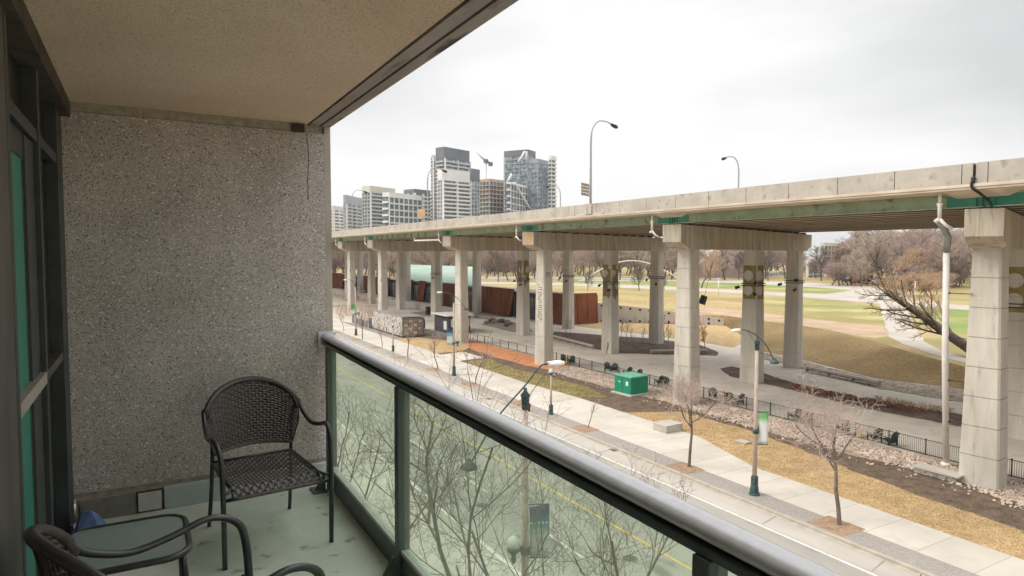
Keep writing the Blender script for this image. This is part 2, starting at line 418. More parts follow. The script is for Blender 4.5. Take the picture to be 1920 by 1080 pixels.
def aggregate_mat():
    mt = bpy.data.materials.new('exposed_aggregate'); mt.use_nodes = True
    n = mt.node_tree; L = n.links; b = n.nodes['Principled BSDF']
    b.inputs['Roughness'].default_value = 0.8
    t = n.nodes.new('ShaderNodeTexCoord')
    cur = None
    # cement with soft mottling
    z = n.nodes.new('ShaderNodeTexNoise'); z.inputs['Scale'].default_value = 2.2; z.inputs['Detail'].default_value = 5
    L.new(t.outputs['Object'], z.inputs['Vector'])
    r = n.nodes.new('ShaderNodeValToRGB')
    r.color_ramp.elements[0].position = 0.3; r.color_ramp.elements[0].color = (0.42,0.385,0.35,1)
    r.color_ramp.elements[1].position = 0.7; r.color_ramp.elements[1].color = (0.60,0.56,0.515,1)
    L.new(z.outputs[0], r.inputs[0]); cur = r.outputs[0]
    wob = n.nodes.new('ShaderNodeTexNoise'); wob.inputs['Scale'].default_value = 45; wob.inputs['Detail'].default_value = 2
    L.new(t.outputs['Object'], wob.inputs['Vector'])
    add = n.nodes.new('ShaderNodeMix'); add.data_type = 'VECTOR'; add.inputs[0].default_value = 0.012
    L.new(t.outputs['Object'], add.inputs[4]); L.new(wob.outputs[1], add.inputs[5])
    heights = []
    for sc, th, stops in ((120, 0.42, [(0,(0.20,0.18,0.165)),(0.22,(0.36,0.33,0.30)),(0.55,(0.52,0.48,0.44)),(0.82,(0.80,0.76,0.71))]),
                      (76, 0.34, [(0,(0.14,0.125,0.115)),(0.18,(0.33,0.30,0.275)),(0.42,(0.52,0.48,0.44)),(0.66,(0.72,0.68,0.63)),(0.86,(0.92,0.89,0.85))])):
        v = n.nodes.new('ShaderNodeTexVoronoi'); v.inputs['Scale'].default_value = sc
        L.new(add.outputs[1], v.inputs['Vector'])
        sx = n.nodes.new('ShaderNodeSeparateColor'); L.new(v.outputs['Color'], sx.inputs[0])
        cr = n.nodes.new('ShaderNodeValToRGB'); cr.color_ramp.interpolation = 'CONSTANT'
        e = cr.color_ramp.elements
        e[0].position = 0; e[0].color = (*stops[0][1], 1)
        e[1].position = stops[1][0]; e[1].color = (*stops[1][1], 1)
        for p, c in stops[2:]:
            q = e.new(p); q.color = (*c, 1)
        L.new(sx.outputs[0], cr.inputs[0])
        lt = n.nodes.new('ShaderNodeMath'); lt.operation = 'LESS_THAN'; lt.inputs[1].default_value = th
        L.new(v.outputs['Distance'], lt.inputs[0])
        # only part of the cells carry a pebble
        gt = n.nodes.new('ShaderNodeMath'); gt.operation = 'GREATER_THAN'; gt.inputs[1].default_value = 0.30 if sc > 100 else 0.45
        L.new(sx.outputs[1], gt.inputs[0])
        mu = n.nodes.new('ShaderNodeMath'); mu.operation = 'MULTIPLY'
        L.new(lt.outputs[0], mu.inputs[0]); L.new(gt.outputs[0], mu.inputs[1])
        mx = n.nodes.new('ShaderNodeMix'); mx.data_type = 'RGBA'
        L.new(mu.outputs[0], mx.inputs[0]); L.new(cur, mx.inputs[6]); L.new(cr.outputs[0], mx.inputs[7])
        cur = mx.outputs[2]; heights.append(mu.outputs[0])
    L.new(cur, b.inputs['Base Color'])
    bp = n.nodes.new('ShaderNodeBump'); bp.inputs['Strength'].default_value = 0.8; bp.inputs['Distance'].default_value = 0.006
    L.new(heights[0], bp.inputs['Height']); L.new(bp.outputs[0], b.inputs['Normal'])
    return mt
M['aggregate'] = aggregate_mat()

def pane_mat(name, tint, haze, hazecol, gloss=0.06):
    mt = bpy.data.materials.new(name); mt.use_nodes = True
    n = mt.node_tree; L = n.links; n.nodes.clear()
    o = n.nodes.new('ShaderNodeOutputMaterial')
    tr = n.nodes.new('ShaderNodeBsdfTransparent'); tr.inputs[0].default_value = (*tint, 1)
    df = n.nodes.new('ShaderNodeBsdfTranslucent'); df.inputs[0].default_value = (*hazecol, 1)
    gl = n.nodes.new('ShaderNodeBsdfGlossy'); gl.inputs['Roughness'].default_value = 0.03
    m1 = n.nodes.new('ShaderNodeMixShader')
    t = n.nodes.new('ShaderNodeTexCoord')
    z = n.nodes.new('ShaderNodeTexNoise'); z.inputs['Scale'].default_value = 9; z.inputs['Detail'].default_value = 6
    L.new(t.outputs['Object'], z.inputs['Vector'])
    mr = n.nodes.new('ShaderNodeMapRange'); mr.inputs['To Min'].default_value = haze*0.7; mr.inputs['To Max'].default_value = haze*1.35
    L.new(z.outputs[0], mr.inputs[0]); L.new(mr.outputs[0], m1.inputs[0])
    L.new(tr.outputs[0], m1.inputs[1]); L.new(df.outputs[0], m1.inputs[2])
    lq = n.nodes.new('ShaderNodeLayerWeight'); lq.inputs[0].default_value = 0.25
    lw = n.nodes.new('ShaderNodeMath'); lw.operation = 'MULTIPLY_ADD'; lw.inputs[1].default_value = 0.28; lw.inputs[2].default_value = 0.015
    L.new(lq.outputs[1], lw.inputs[0])
    m2 = n.nodes.new('ShaderNodeMixShader')
    L.new(lw.outputs[0], m2.inputs[0]); L.new(m1.outputs[0], m2.inputs[1]); L.new(gl.outputs[0], m2.inputs[2])
    L.new(m2.outputs[0], o.inputs[0])
    return mt
M['pane'] = pane_mat('grey_green_railing_glass', (0.85,0.92,0.85), 0.07, (0.62,0.70,0.58))

def simple_glass(name, colr, rough=0.08, tr=0.3):
    mt = bpy.data.materials.new(name); mt.use_nodes = True
    n = mt.node_tree; b = n.nodes['Principled BSDF']
    t = n.nodes.new('ShaderNodeTexCoord'); z = n.nodes.new('ShaderNodeTexNoise'); z.inputs['Scale'].default_value = 25
    q = n.nodes.new('ShaderNodeMapping'); q.inputs['Scale'].default_value = (1, 2.2, 1)
    n.links.new(t.outputs['Object'], q.inputs[0]); n.links.new(q.outputs[0], z.inputs['Vector'])
    bp = n.nodes.new('ShaderNodeBump'); bp.inputs['Strength'].default_value = 0.25; bp.inputs['Distance'].default_value = 0.01
    n.links.new(z.outputs[0], bp.inputs['Height']); n.links.new(bp.outputs[0], b.inputs['Normal'])
    b.inputs['Base Color'].default_value = (*colr, 1); b.inputs['Roughness'].default_value = rough
    b.inputs['Transmission Weight'].default_value = tr; b.inputs['Specular IOR Level'].default_value = 0.6
    return mt
M['tableglass'] = simple_glass('rippled_table_glass', (0.30,0.37,0.34), 0.18, 0.35)
M['doorglass'] = simple_glass('green_door_glass', (0.008,0.235,0.165), 0.3, 0.0)
M['doordark'] = mat('dark_door_glass', (0.012,0.014,0.014), (0.025,0.03,0.03), 2, 0.35, spec=0.3)

M['parkpath'] = mat('pale_park_path', (0.40,0.36,0.31), (0.48,0.435,0.38), 0.15, 0.95, c3=(0.35,0.315,0.27), s3=0.4, f3=(0.5,0.75))
# ================================================================== SETTING
def sheet(name, pts, z, mt, kind='structure', thick=0.0):
    if name in RG: pts = ragged(pts, *RG[name])
    b = MB()
    n = len(pts)
    ar = sum(pts[i][0]*pts[(i+1) % n][1] - pts[(i+1) % n][0]*pts[i][1] for i in range(n))
    if ar < 0: pts = list(reversed(list(pts)))
    if thick: b.prism(pts, z - thick, z)
    else: b.add([(p[0], p[1], z) for p in pts], [tuple(range(n))])
    return b.build(name, mt, kind=kind)
def ragged(pts, step=0.5, amp=0.09):
    o = []; rr = random.Random(len(pts)*31+int(pts[0][0]*10))
    n = len(pts); ph = 0.0
    for i in range(n):
        a, c = Vector((pts[i][0],pts[i][1])), Vector((pts[(i+1) % n][0],pts[(i+1) % n][1]))
        L_ = (c-a).length; k = max(1, min(160, int(L_/step))); d = (c-a)/max(L_,1e-6); nn = Vector((-d.y, d.x))
        for q in range(k):
            p = a.lerp(c, q/k); p = p + nn*(rr.gauss(0, amp*0.6) + amp*math.sin(q*0.37+i))
            o.append((p.x, p.y))
    return o
RG = {'grass_verge':(0.35,0.07), 'olive_verge':(0.35,0.08), 'dry_verge':(0.5,0.1), 'stone_bank':(0.3,0.12), 'rust_mulch_bed':(0.4,0.09), 'centre_bed':(0.6,0.05), 'rock_bed':(0.5,0.1),
      'gravel_strip':(0.5,0.12), 'wall_foot_grass':(0.6,0.1), 'bare_earth':(2,0.5), 'lawn':(2.5,0.4), 'park_path':(3,0.15), 'park_road':(3,0.2), 'long_bed':(0.5,0.06)}
def rect(x0, y0, x1, y1): return [(x0,y0),(x1,y0),(x1,y1),(x0,y1)]
def pix(pl, z=0.0): return [at(x, y, z) for x, y in pl]

sheet('ground', rect(-1300,-1300,1800,1900), -0.02, M['park'])
hz = MB(); hz.box(-1305,-1305,-1.5,1805,1905,115)
HM = bpy.data.materials.new('haze_air'); HM.use_nodes = True
HM.node_tree.nodes.clear()
ho = HM.node_tree.nodes.new('ShaderNodeOutputMaterial'); hp_ = HM.node_tree.nodes.new('ShaderNodeVolumePrincipled')
hp_.inputs['Color'].default_value = (0.93,0.94,0.96,1); hp_.inputs['Density'].default_value = 0.00016; hp_.inputs['Anisotropy'].default_value = 0.3
HM.node_tree.links.new(hp_.outputs[0], ho.inputs['Volume'])
tag(hz.build('haze', HM, kind='stuff'), 'pale overcast haze in the air over the whole scene', 'haze')
Y0, Y1 = -60, 420
# near verge and near sidewalk
sheet('near_verge', rect(0.5, Y0, 8.6, Y1), 0.10, M['dirt'], thick=0.12)
sheet('near_sidewalk', rect(8.6, Y0, 12.6, Y1), 0.10, M['lane'], thick=0.12)
sheet('near_kerb', rect(12.6, Y0, 12.85, Y1), 0.115, M['kerb'], thick=0.13)
sheet('road', rect(12.85, Y0, 27.4, Y1), 0.0, M['asphalt'])
sheet('bike_lane', rect(25.85, Y0, 27.15, Y1), 0.004, M['lane'])
sheet('gutter', rect(27.15, Y0, 27.4, Y1), 0.008, M['kerb'])
b = MB(); b.box(13.05, Y0, 0.0, 13.25, Y1, 0.008); b.build('edge_line', M['line'], kind='structure')
b = MB(); b.box(25.62, Y0, 0.0, 25.78, Y1, 0.010); b.build('bike_lane_line', M['line'], kind='structure')
b = MB(); b.box(19.50, Y0, 0.0, 19.62, Y1, 0.008); b.build('centre_line', M['yline'], kind='structure')
b = MB()
y = -58.5
while y < 400:
    b.box(16.2, y, 0.0, 16.32, y+3.0, 0.008); b.box(22.8, y+2, 0.0, 22.92, y+5.0, 0.008); y += 9.0
b.build('lane_dashes', M['line'], kind='structure')
# tar seams across the bike lane
b = MB()
y = -40
while y < 200:
    yy = y + random.uniform(-1, 1); b.add([(25.9,yy,0.013),(27.3,yy+0.3,0.013),(27.3,yy+0.36,0.013),(25.9,yy+0.05,0.013)], [(0,1,2,3)]); y += 6.2
b.build('road_seams', M['tarmac'], kind='structure')
M['patch'] = mat('road_patch', (0.20,0.185,0.165), (0.26,0.24,0.215), 1, 0.9)
M['crack'] = mat('tar_crack', (0.10,0.095,0.085), (0.15,0.14,0.125), 3, 0.8)
rr = random.Random(5)
for k in range(16):
    x = rr.uniform(14, 25); y = rr.uniform(8, 70); a = rr.uniform(0, PI) if k % 3 else PI/2
    pts = [(x, y)]
    for q in range(14):
        a += rr.gauss(0, 0.25); pts.append((pts[-1][0]+0.35*math.cos(a), pts[-1][1]+0.35*math.sin(a)))
    b = MB()
    for (xa, ya), (xb, yb) in zip(pts[:-1], pts[1:]):
        d = Vector((xb-xa, yb-ya)).normalized(); w = 0.022
        b.add([(xa-d.y*w,ya+d.x*w,0.0155),(xb-d.y*w,yb+d.x*w,0.0155),(xb+d.y*w,yb-d.x*w,0.0155),(xa+d.y*w,ya-d.x*w,0.0155)], [(3,2,1,0)])
    b.build('road_crack', M['crack'], kind='structure')
for x, y, w, l in ((22.6,30.5,1.2,2.4),(24.2,47,0.9,3.0),(14.8,24,1.4,2.0),(17.6,38,1.1,3.5),(20.5,16.4,0.8,1.5)):
    b = MB(); b.box(x, y, -0.01, x+w, y+l, 0.0035); b.build('road_patch', M['patch'], kind='structure')
for x, y in ((21.4,27.2),(24.6,36.8),(15.2,30.0),(18.0,21.5)):
    b = MB(); b.lathe((x,y,0), [(0.33,-0.01),(0.33,0.006)], 18, False); tag(b.build('manhole_cover', M['crack']), 'round manhole cover set in the road', 'manhole cover', 'manhole covers in the road')
for y in (34.0, 52.0):
    b = MB(); b.box(27.0, y, -0.01, 27.38, y+0.6, 0.0135); b.build('drain_grate', M['crack'], kind='structure')
sheet('far_kerb', rect(27.4, Y0, 27.62, Y1), 0.12, M['kerb'], thick=0.14)
sheet('paver_strip', rect(27.62, Y0, 29.1, Y1), 0.12, M['paver'], thick=0.14)
sheet('sidewalk', rect(29.1, Y0, 32.25, Y1), 0.12, M['sidewalk'], thick=0.14)
sheet('sidewalk_widening', [(32.25,27.0),(34.3,33.6),(34.3,48.5),(33.6,57.5),(32.25,57.5)], 0.12, M['sidewalk'], thick=0.14)
sheet('sidewalk_edge', rect(32.25,57.5,33.7,Y1), 0.12, M['sidewalk'], thick=0.14)
sheet('driveway', [(33.7,72.8),(37.5,73.5),(37.5,79.5),(33.7,78.5)], 0.09, M['plaza2'], thick=0.10)
# verge strips beyond the sidewalk
sheet('grass_verge', [(32.25,Y0),(36.0,Y0),(35.7,14),(36.3,20),(37.0,24),(38.1,28),(39.0,34),(38.6,40),(34.3,42),(34.3,33.6),(32.25,27.0)], 0.07, M['grass_dry'], thick=0.09)
sheet('olive_verge', [(33.7,57.5),(34.3,48.5),(36.8,47.5),(38.0,52),(37.4,60),(37.0,66),(37.8,72.5),(33.7,71.8)], 0.07, M['grass_olive'], thick=0.09)
sheet('dry_verge', [(33.7,80),(37.5,80),(41,84),(41.5,88),(38,97),(33.7,97)], 0.07, M['grass_dry'], thick=0.09)
sheet('soil_bank', [(32.3,Y0+1),(44.0,Y0+1),(44.0,96),(34,96),(34,44),(32.3,26)], 0.05, M['dirt'], thick=0.07)
sheet('stone_bank', [(40.2,Y0+2),(43.6,Y0+2),(43.6,62.8),(40.3,63),(39.4,57),(39.9,46),(40.4,36),(39.6,29),(40.6,20),(39.0,15),(38.7,0)], 0.085, M['stone'], thick=0.03)
sheet('rust_mulch_bed', [(43.6,63),(43.7,88.5),(42.0,89),(39.6,82),(38.9,74),(39.2,66.0),(40.0,61.5)], 0.11, M['rust_mulch'], thick=0.05)
# trail between the piers
sheet('trail', [(43.6,-60),(43.6,105),(34,105),(34,260),(72,260),(72,100),(110,80),(80,38),(60,-60)], 0.02, M['plaza'], thick=0.03)
sheet('plaza_bright', pix([(868,600),(900,596),(1000,602),(1075,611),(1119,618),(1211,628),(1309,642),(1374,652),(1424,672),(1374,676),(1347,661),(1309,646),(1261,640),(1211,634),(1119,628),(1038,622),(990,612),(950,603),(905,606),(880,612)]), 0.024, M['plaza2'])
sheet('plaza_tarmac', pix([(761,587),(836,581),(905,581),(958,589),(961,595),(878,594),(805,594)]), 0.028, M['tarmac'])
sheet('loading_tarmac', pix([(640,603),(700,612),(760,634),(845,613),(858,618),(850,640),(790,650),(765,651),(700,628)]), 0.030, M['tarmac'])
sheet('centre_bed', pix([(1038,622),(1119,628),(1150,631),(1211,634),(1261,640),(1309,646),(1347,661),(1344,667),(1261,665),(1220,664),(1152,662),(1113,653),(1036,634)]), 0.06, M['bed'], thick=0.05)
sheet('rock_bed', pix([(904,609),(919,602),(958,603),(989,612),(1000,623),(961,623)]), 0.06, M['gravel'], thick=0.05)
sheet('long_bed', pix([(1349,692),(1372,688),(1424,699),(1494,721),(1634,752),(1794,777),(1930,800),(1940,826),(1794,799),(1634,769),(1572,754),(1487,732),(1413,715),(1372,707)]), 0.06, M['bed'], thick=0.05)
sheet('gravel_strip', pix([(1424,660),(1502,676),(1638,711),(1798,730),(1940,760),(1940,778),(1798,754),(1650,730),(1510,694),(1424,672)]), 0.06, M['gravel'], thick=0.05)
sheet('wall_foot_grass', pix([(1060,603),(1362,611),(1405,640),(1374,652),(1309,641),(1211,627),(1119,617),(1070,609)]), 0.05, M['grass_dry'], thick=0.04)
# yellow painted edges of the beds
M['yellowedge'] = mat('yellow_edge_paint', (0.50,0.38,0.06), (0.62,0.50,0.12), 3, 0.9, c3=(0.12,0.10,0.05), s3=1.4, f3=(0.5,0.55))
def edge2(pl, w=0.16, z=0.08):
    b = MB(); P = pix(pl)
    for a, c in zip(P[:-1], P[1:]):
        d = (c-a).normalized(); n_ = Vector((-d.y, d.x, 0))*(w/2)
        b.add([(a.x-n_.x,a.y-n_.y,z),(c.x-n_.x,c.y-n_.y,z),(c.x+n_.x,c.y+n_.y,z),(a.x+n_.x,a.y+n_.y,z)], [(0,1,2,3)])
    b.build('painted_edge', M['yellowedge'], kind='structure')
edge2([(1424,699),(1494,721),(1634,752),(1794,777),(1930,800)])
edge2([(1413,716),(1487,733),(1572,755),(1634,770),(1794,800),(1940,827)], 0.08, 0.082)
edge2([(1036,635),(1113,654),(1152,663),(1220,665)], 0.1)

# park plateau: flat at 1.8 m with a sloping grass bank
ZP = 1.8
foot = [at(x, y, 0) for x, y in [(1362,611),(1405,640),(1424,660),(1502,676),(1638,711),(1798,730),(1940,762)]]
foot = foot[1:]
foot = [Vector((75.8,420,0)), Vector((75.8,106,0)), Vector((84.2,96.9,0)), Vector((94.0,86.2,0))] + foot + [Vector((58,5,0)), Vector((54,-60,0))]
top_ = [at(x, y, ZP) for x, y in [(1440,603),(1490,608),(1570,622),(1640,640),(1720,664),(1860,700)]]
top_ = [Vector((76.4,420,ZP)), Vector((76.4,106.6,ZP)), Vector((84.8,97.5,ZP)), Vector((94.8,87.0,ZP))] + top_ + [Vector((70,8,ZP)), Vector((64,-60,ZP))]
b = MB()
nf = len(foot); K = 8
vs = []
for i in range(nf):
    a, c = foot[i], top_[i]
    for k in range(K+1):
        t = k/K; s_ = t*t*(3-2*t)
        vs.append((a.x+(c.x-a.x)*t, a.y+(c.y-a.y)*t, s_*ZP))
fs = []
for i in range(nf-1):
    for k in range(K):
        q = i*(K+1)+k
        fs.append((q, q+1, q+K+2, q+K+1))
b.add(vs, fs, True)
b.build('grass_bank', M['hill'], kind='structure')
sheet('park', [(p.x,p.y) for p in top_] + [(1500,-60),(1500,1500),(76.4,1500)], ZP, M['park'])
def pz(name, pl, k, mt): sheet(name, pix(pl, ZP), ZP + 0.006*k, mt)
pz('bare_earth', [(1300,575),(1400,583),(1500,596),(1600,607),(1660,612),(1690,630),(1640,634),(1560,618),(1480,606),(1380,594),(1300,584)], 1, M['earth'])
pz('park_path', [(600,523),(900,524),(1050,523),(1200,527),(1400,531),(1560,541),(1600,544),(1600,536),(1500,528),(1350,524),(1200,522),(1050,518),(900,519),(600,519)], 3, M['parkpath'])
pz('park_path', [(860,531),(1050,535),(1200,541),(1400,551),(1500,557),(1640,569),(1800,580),(1960,592),(1960,583),(1800,572),(1655,560),(1560,552),(1480,549),(1350,542),(1200,535),(1050,531),(860,528)], 3, M['parkpath'])
pz('park_road', [(1600,536),(1645,538),(1672,548),(1690,560),(1700,566),(1640,569),(1500,557),(1540,553),(1575,548),(1600,544)], 4, M['parkpath'])
pz('park_path', [(1645,566),(1693,566),(1705,585),(1712,605),(1735,640),(1760,655),(1800,668),(1860,684),(1860,692),(1790,676),(1745,664),(1690,645),(1665,632),(1662,612),(1655,590)], 5, M['parkpath'])
pz('lawn', [(1050,530),(1200,534),(1400,541),(1530,549),(1590,545),(1598,541),(1560,537),(1500,534),(1400,529),(1200,525),(1050,522)], 2, M['lawn'])
pz('lawn', [(1690,572),(1800,577),(1960,588),(1960,640),(1810,626),(1760,622),(1720,600),(1700,585)], 2, M['lawn'])
pz('lawn', [(1400,556),(1500,561),(1650,573),(1658,602),(1600,598),(1500,580),(1400,566)], 2, mat('thin_lawn', (0.22,0.225,0.075), (0.30,0.275,0.105), 0.07, 1.0, c3=(0.45,0.36,0.18), s3=0.08, f3=(0.45,0.65)))

# scatter of pale rocks (nobody could count them)
def scatter(name, region, n, smin, smax, z, mt, label):
    b = MB()
    for i in range(n):
        x, y = region()
        s_ = random.uniform(smin, smax); a = random.uniform(0, PI)
        vs = []
        for dz in (0, 1):
            for k in range(4):
                q = a + k*PI/2 + random.uniform(-0.3, 0.3); r_ = s_*random.uniform(0.6, 1.1)*(1 if dz == 0 else 0.65)
                vs.append((x+r_*math.cos(q), y+r_*math.sin(q), z + (0 if dz == 0 else s_*random.uniform(0.25,0.8))))
        b.add(vs, [(4,5,6,7),(0,1,5,4),(1,2,6,5),(2,3,7,6),(3,0,4,7)])
    o = b.build(name, mt, kind='stuff'); tag(o, label, 'stones'); return o
def reg1():
    while True:
        y = -10 + 73*random.random()**1.0; x = random.uniform(38.6, 43.5)
        edge = 40.0 + 0.5*math.sin(y*0.3) - (1.2 if y < 17 else 0)
        if x > edge or random.random() < 0.06: return x, y
scatter('stones', reg1, 9000, 0.04, 0.13, 0.08, M['rock'], 'pale pink and cream stones covering the bank below the black fence')
def reg2():
    P = [at(x, y, 0) for x, y in [(1424,666),(1506,685),(1644,720),(1798,742),(1940,768)]]
    i = random.randrange(4); t = random.random(); p = P[i].lerp(P[i+1], t)
    return p.x + random.uniform(-1.3, 1.3), p.y + random.uniform(-1, 1)
scatter('gravel_stones', reg2, 2500, 0.06, 0.16, 0.05, M['rock'], 'grey stones along the foot of the brown grass bank')
def inpoly(x, y, P):
    c = False; j = len(P)-1
    for i in range(len(P)):
        if (P[i][1] > y) != (P[j][1] > y) and x < (P[j][0]-P[i][0])*(y-P[i][1])/(P[j][1]-P[i][1])+P[i][0]: c = not c
        j = i
    return c
def tufts(name, P, n, h, z, mt, label, ylo=5, yhi=100):
    b = MB(); k = 0
    xs = [p[0] for p in P]
    while k < n:
        x = random.uniform(min(xs)-0.12, max(xs)+0.12); y = ylo + (yhi-ylo)*random.random()**1.6
        if not inpoly(x, y, P) and not inpoly(x+0.12, y, P) and not inpoly(x-0.12, y, P): continue
        k += 1
        for q in range(2):
            a = random.uniform(0, PI); w = 0.012*(1+y/40); l = random.uniform(-0.05,0.05); hh = h*random.uniform(0.5,1.3)
            b.add([(x-w*math.cos(a),y-w*math.sin(a),z),(x+w*math.cos(a),y+w*math.sin(a),z),(x+l,y+l*0.7,z+hh)], [(0,1,2)])
    tag(b.build(name, mt, kind='stuff'), label, 'grass')
VG = [(32.25,5),(35.8,5),(35.7,14),(36.3,20),(37.0,24),(38.1,28),(39.0,34),(38.6,40),(34.3,42),(34.3,33.6),(32.25,27.0)]
M['blade'] = mat('dry_blades', (0.42,0.30,0.15), (0.68,0.51,0.30), 1.2, 1.0)
M['blade2'] = mat('olive_blades', (0.26,0.22,0.10), (0.46,0.38,0.19), 1.2, 1.0)
tufts('grass', VG, 16000, 0.06, 0.07, M['blade'], 'short dry golden grass on the verge beyond the sidewalk', 5, 43)
tufts('grass', [(33.7,57.5),(34.3,48.5),(36.8,47.5),(38.0,52),(37.4,60),(37.0,66),(37.8,72.5),(33.7,71.8)], 5000, 0.08, 0.07, M['blade2'], 'short olive grass below the rust red mulch bed', 46, 74)
tufts('leaf_litter', [(36.0,5),(39.3,5),(39.8,20),(40.2,36),(40.2,60),(38.2,60),(39,34),(37.0,24)], 6000, 0.03, 0.06, M['pitdirt'], 'fallen leaves and twigs on the dark soil strip', 5, 60)
# dry tufts on the near verge
b = MB()
for i in range(5200):
    x = random.uniform(1.5, 9.4); y = random.uniform(4, 60); q = random.uniform(0, PI)
    h = random.uniform(0.25, 1.0)*(1 if x < 8.6 else 0.5); l = random.uniform(-0.35, 0.35); l2 = random.uniform(-0.35, 0.35); w = 0.012
    b.add([(x-w*math.cos(q), y-w*math.sin(q), 0.09), (x+w*math.cos(q), y+w*math.sin(q), 0.09), (x+l, y+l2, 0.1+h)], [(0,1,2)])
tag(b.build('dry_brush', M['twiggrey'], kind='stuff'), 'dry grey brown brush on the verge below the balcony', 'brush')

# ================================================================== BALCONY
XR, YW, ZF, ZC, XW = 1.09, 4.50, 11.45, 13.87, -0.36
EDGE = 1.14
b = MB(); b.box(-9, -6, ZF-0.22, EDGE, YW+0.35, ZF); fl = b.build('balcony_floor', M['floor'], kind='structure')
# slab above: soffit, a groove and a drip strip near its edge
b = MB(); b.box(-9, -6, ZC, 0.985, YW+0.35, ZC+0.2); b.build('ceiling', M['ceil'], kind='structure')
b = MB(); b.box(0.985, -6, ZC+0.012, 1.0, YW+0.35, ZC+0.2); b.build('ceiling_groove', M['groove'], kind='structure')
b = MB(); b.box(1.0, -6, ZC-0.002, 1.065, YW+0.35, ZC+0.2)
b.build('ceiling_drip_band', M['ceiledge'], kind='structure')
b = MB(); b.box(1.065, -6, ZC+0.010, 1.078, YW+0.35, ZC+0.2); b.build('ceiling_groove', M['groove'], kind='structure')
b = MB(); b.box(1.078, -6, ZC-0.004, EDGE, YW+0.35, ZC+0.2); b.build('ceiling_edge', M['ceiledge'], kind='structure')
# building body behind the glazing (keeps daylight out of the balcony's back)
b = MB(); b.box(-9, -6, ZF-11.4, XW-0.35, YW+6, ZC+6); b.build('building_wall', M['doordark'], kind='structure')
b = MB(); b.box(XW-0.34, YW+0.01, ZF-11.4, EDGE, YW+0.30, ZF-0.22); b.build('lower_wall', M['aggregate'], kind='structure')
# end wall
we = empty('end_wall', (0.4, YW, ZF), label='speckled exposed aggregate wall closing the far end of the balcony', cat='wall')
b = MB(we.location); b.box(XW-0.30, YW, ZF+0.165, EDGE-0.045, YW+0.30, ZC-0.055); b.build('aggregate_panel', M['aggregate'], we)
b = MB(we.location); b.box(EDGE-0.043, YW+0.004, ZF+0.02, EDGE-0.003, YW+0.30, ZC-0.002); b.build('corner_strip', M['parapet'], we)
b = MB(we.location); b.box(XW-0.30, YW-0.008, ZC-0.053, EDGE-0.17, YW+0.28, ZC); b.build('top_band', M['rim'], we)
b = MB(we.location); b.box(XW-0.30, YW+0.03, ZC-0.053, EDGE-0.045, YW+0.28, ZC-0.001); b.build('top_band', M['aggregate'], we)
b = MB(we.location); b.box(EDGE-0.26, YW-0.03, ZC-0.06, EDGE-0.18, YW-0.009, ZC-0.01); b.build('dark_patch', M['groove'], we)
b = MB(we.location); b.box(XW-0.30, YW+0.008, ZF+0.135, EDGE-0.045, YW+0.28, ZF+0.165); b.build('mortar_joint', M['rim'], we)
b = MB(we.location); b.box(0.09, YW-0.03, ZF, EDGE-0.05, YW+0.28, ZF+0.135); b.build('plinth', M['plinth'], we, bevel=0.004)
b = MB(we.location); b.box(XW, YW-0.004, ZF, 0.087, YW+0.28, ZF+0.135); b.build('plinth_recess', M['rim'], we)
# crack near the outer corner
b = MB(we.location)
cx = EDGE-0.155; z_ = ZC-0.055; pts = []
while z_ > ZC-0.50:
    pts.append((cx + 0.004*math.sin(z_*19) + random.uniform(-0.003,0.003), z_)); z_ -= 0.02
for (xa, za), (xb, zb) in zip(pts[:-1], pts[1:]):
    w = 0.0018
    b.add([(xa-w,YW-0.0015,za),(xb-w,YW-0.0015,zb),(xb+w,YW-0.0015,zb),(xa+w,YW-0.0015,za)], [(0,1,2,3)])
b.build('crack', M['groove'], we)
# cover plates in the plinth
cp = empty('cover_plate', (0.02, YW-0.01, ZF), label='pale square cover plate set in the wall base by the table', cat='cover plate', group='cover plates in the wall base')
b = MB(cp.location); b.box(-0.055, YW-0.022, ZF+0.005, 0.083, YW-0.0045, ZF+0.128); b.build('frame', M['groove'], cp)
b = MB(cp.location); b.box(-0.047, YW-0.03, ZF+0.01, 0.077, YW-0.0225, ZF+0.122); b.build('plate', M['cover'], cp, bevel=0.002)
cp2 = empty('cover_plate', (-0.2, YW-0.01, ZF), label='dark grey cover plate in the corner behind the blue cloth', cat='cover plate', group='cover plates in the wall base')
b = MB(cp2.location); b.box(-0.34, YW-0.022, ZF+0.003, -0.062, YW-0.0045, ZF+0.122); b.build('plate', M['cover2'], cp2, bevel=0.002)

# window wall on the left
ww = empty('window_wall', (XW, 3.2, ZF), label='dark framed glass window wall along the left side of the balcony', cat='window wall')
def wpart(nm, x0, y0, z0, x1, y1, z1, mt, bev=0.002):
    b = MB(ww.location); b.box(x0, y0, z0, x1, y1, z1); return b.build(nm, mt, ww, bevel=bev)
wpart('jamb', XW-0.10, 0.6, ZF, XW+0.004, 2.60, ZC-0.09, M['alu'])
wpart('jamb_trim', XW-0.06, 2.602, ZF, XW+0.006, 2.65, ZC-0.09, M['wframe'])
wpart('mullion', XW-0.10, 2.652, ZF, XW-0.012, 2.70, ZC-0.09, M['wframe'])
wpart('mullion', XW-0.10, 3.40, ZF, XW, 3.455, ZC-0.09, M['wframe'])
wpart('mullion', XW-0.08, 3.162, ZF+0.03, XW-0.020, 3.395, ZC-0.40, M['wframe'])
wpart('mullion', XW-0.10, 4.12, ZF, XW, 4.175, ZC-0.09, M['wframe'])
wpart('corner_post', XW-0.10, 4.18, ZF, XW-0.01, YW-0.002, ZC-0.09, M['wframe'])
wpart('header', XW-0.12, 0.6, ZC-0.088, XW+0.035, YW-0.002, ZC-0.001, M['groove'])
wpart('transom', XW-0.08, 2.722, ZC-0.395, XW-0.006, 4.118, ZC-0.345, M['wframe'])
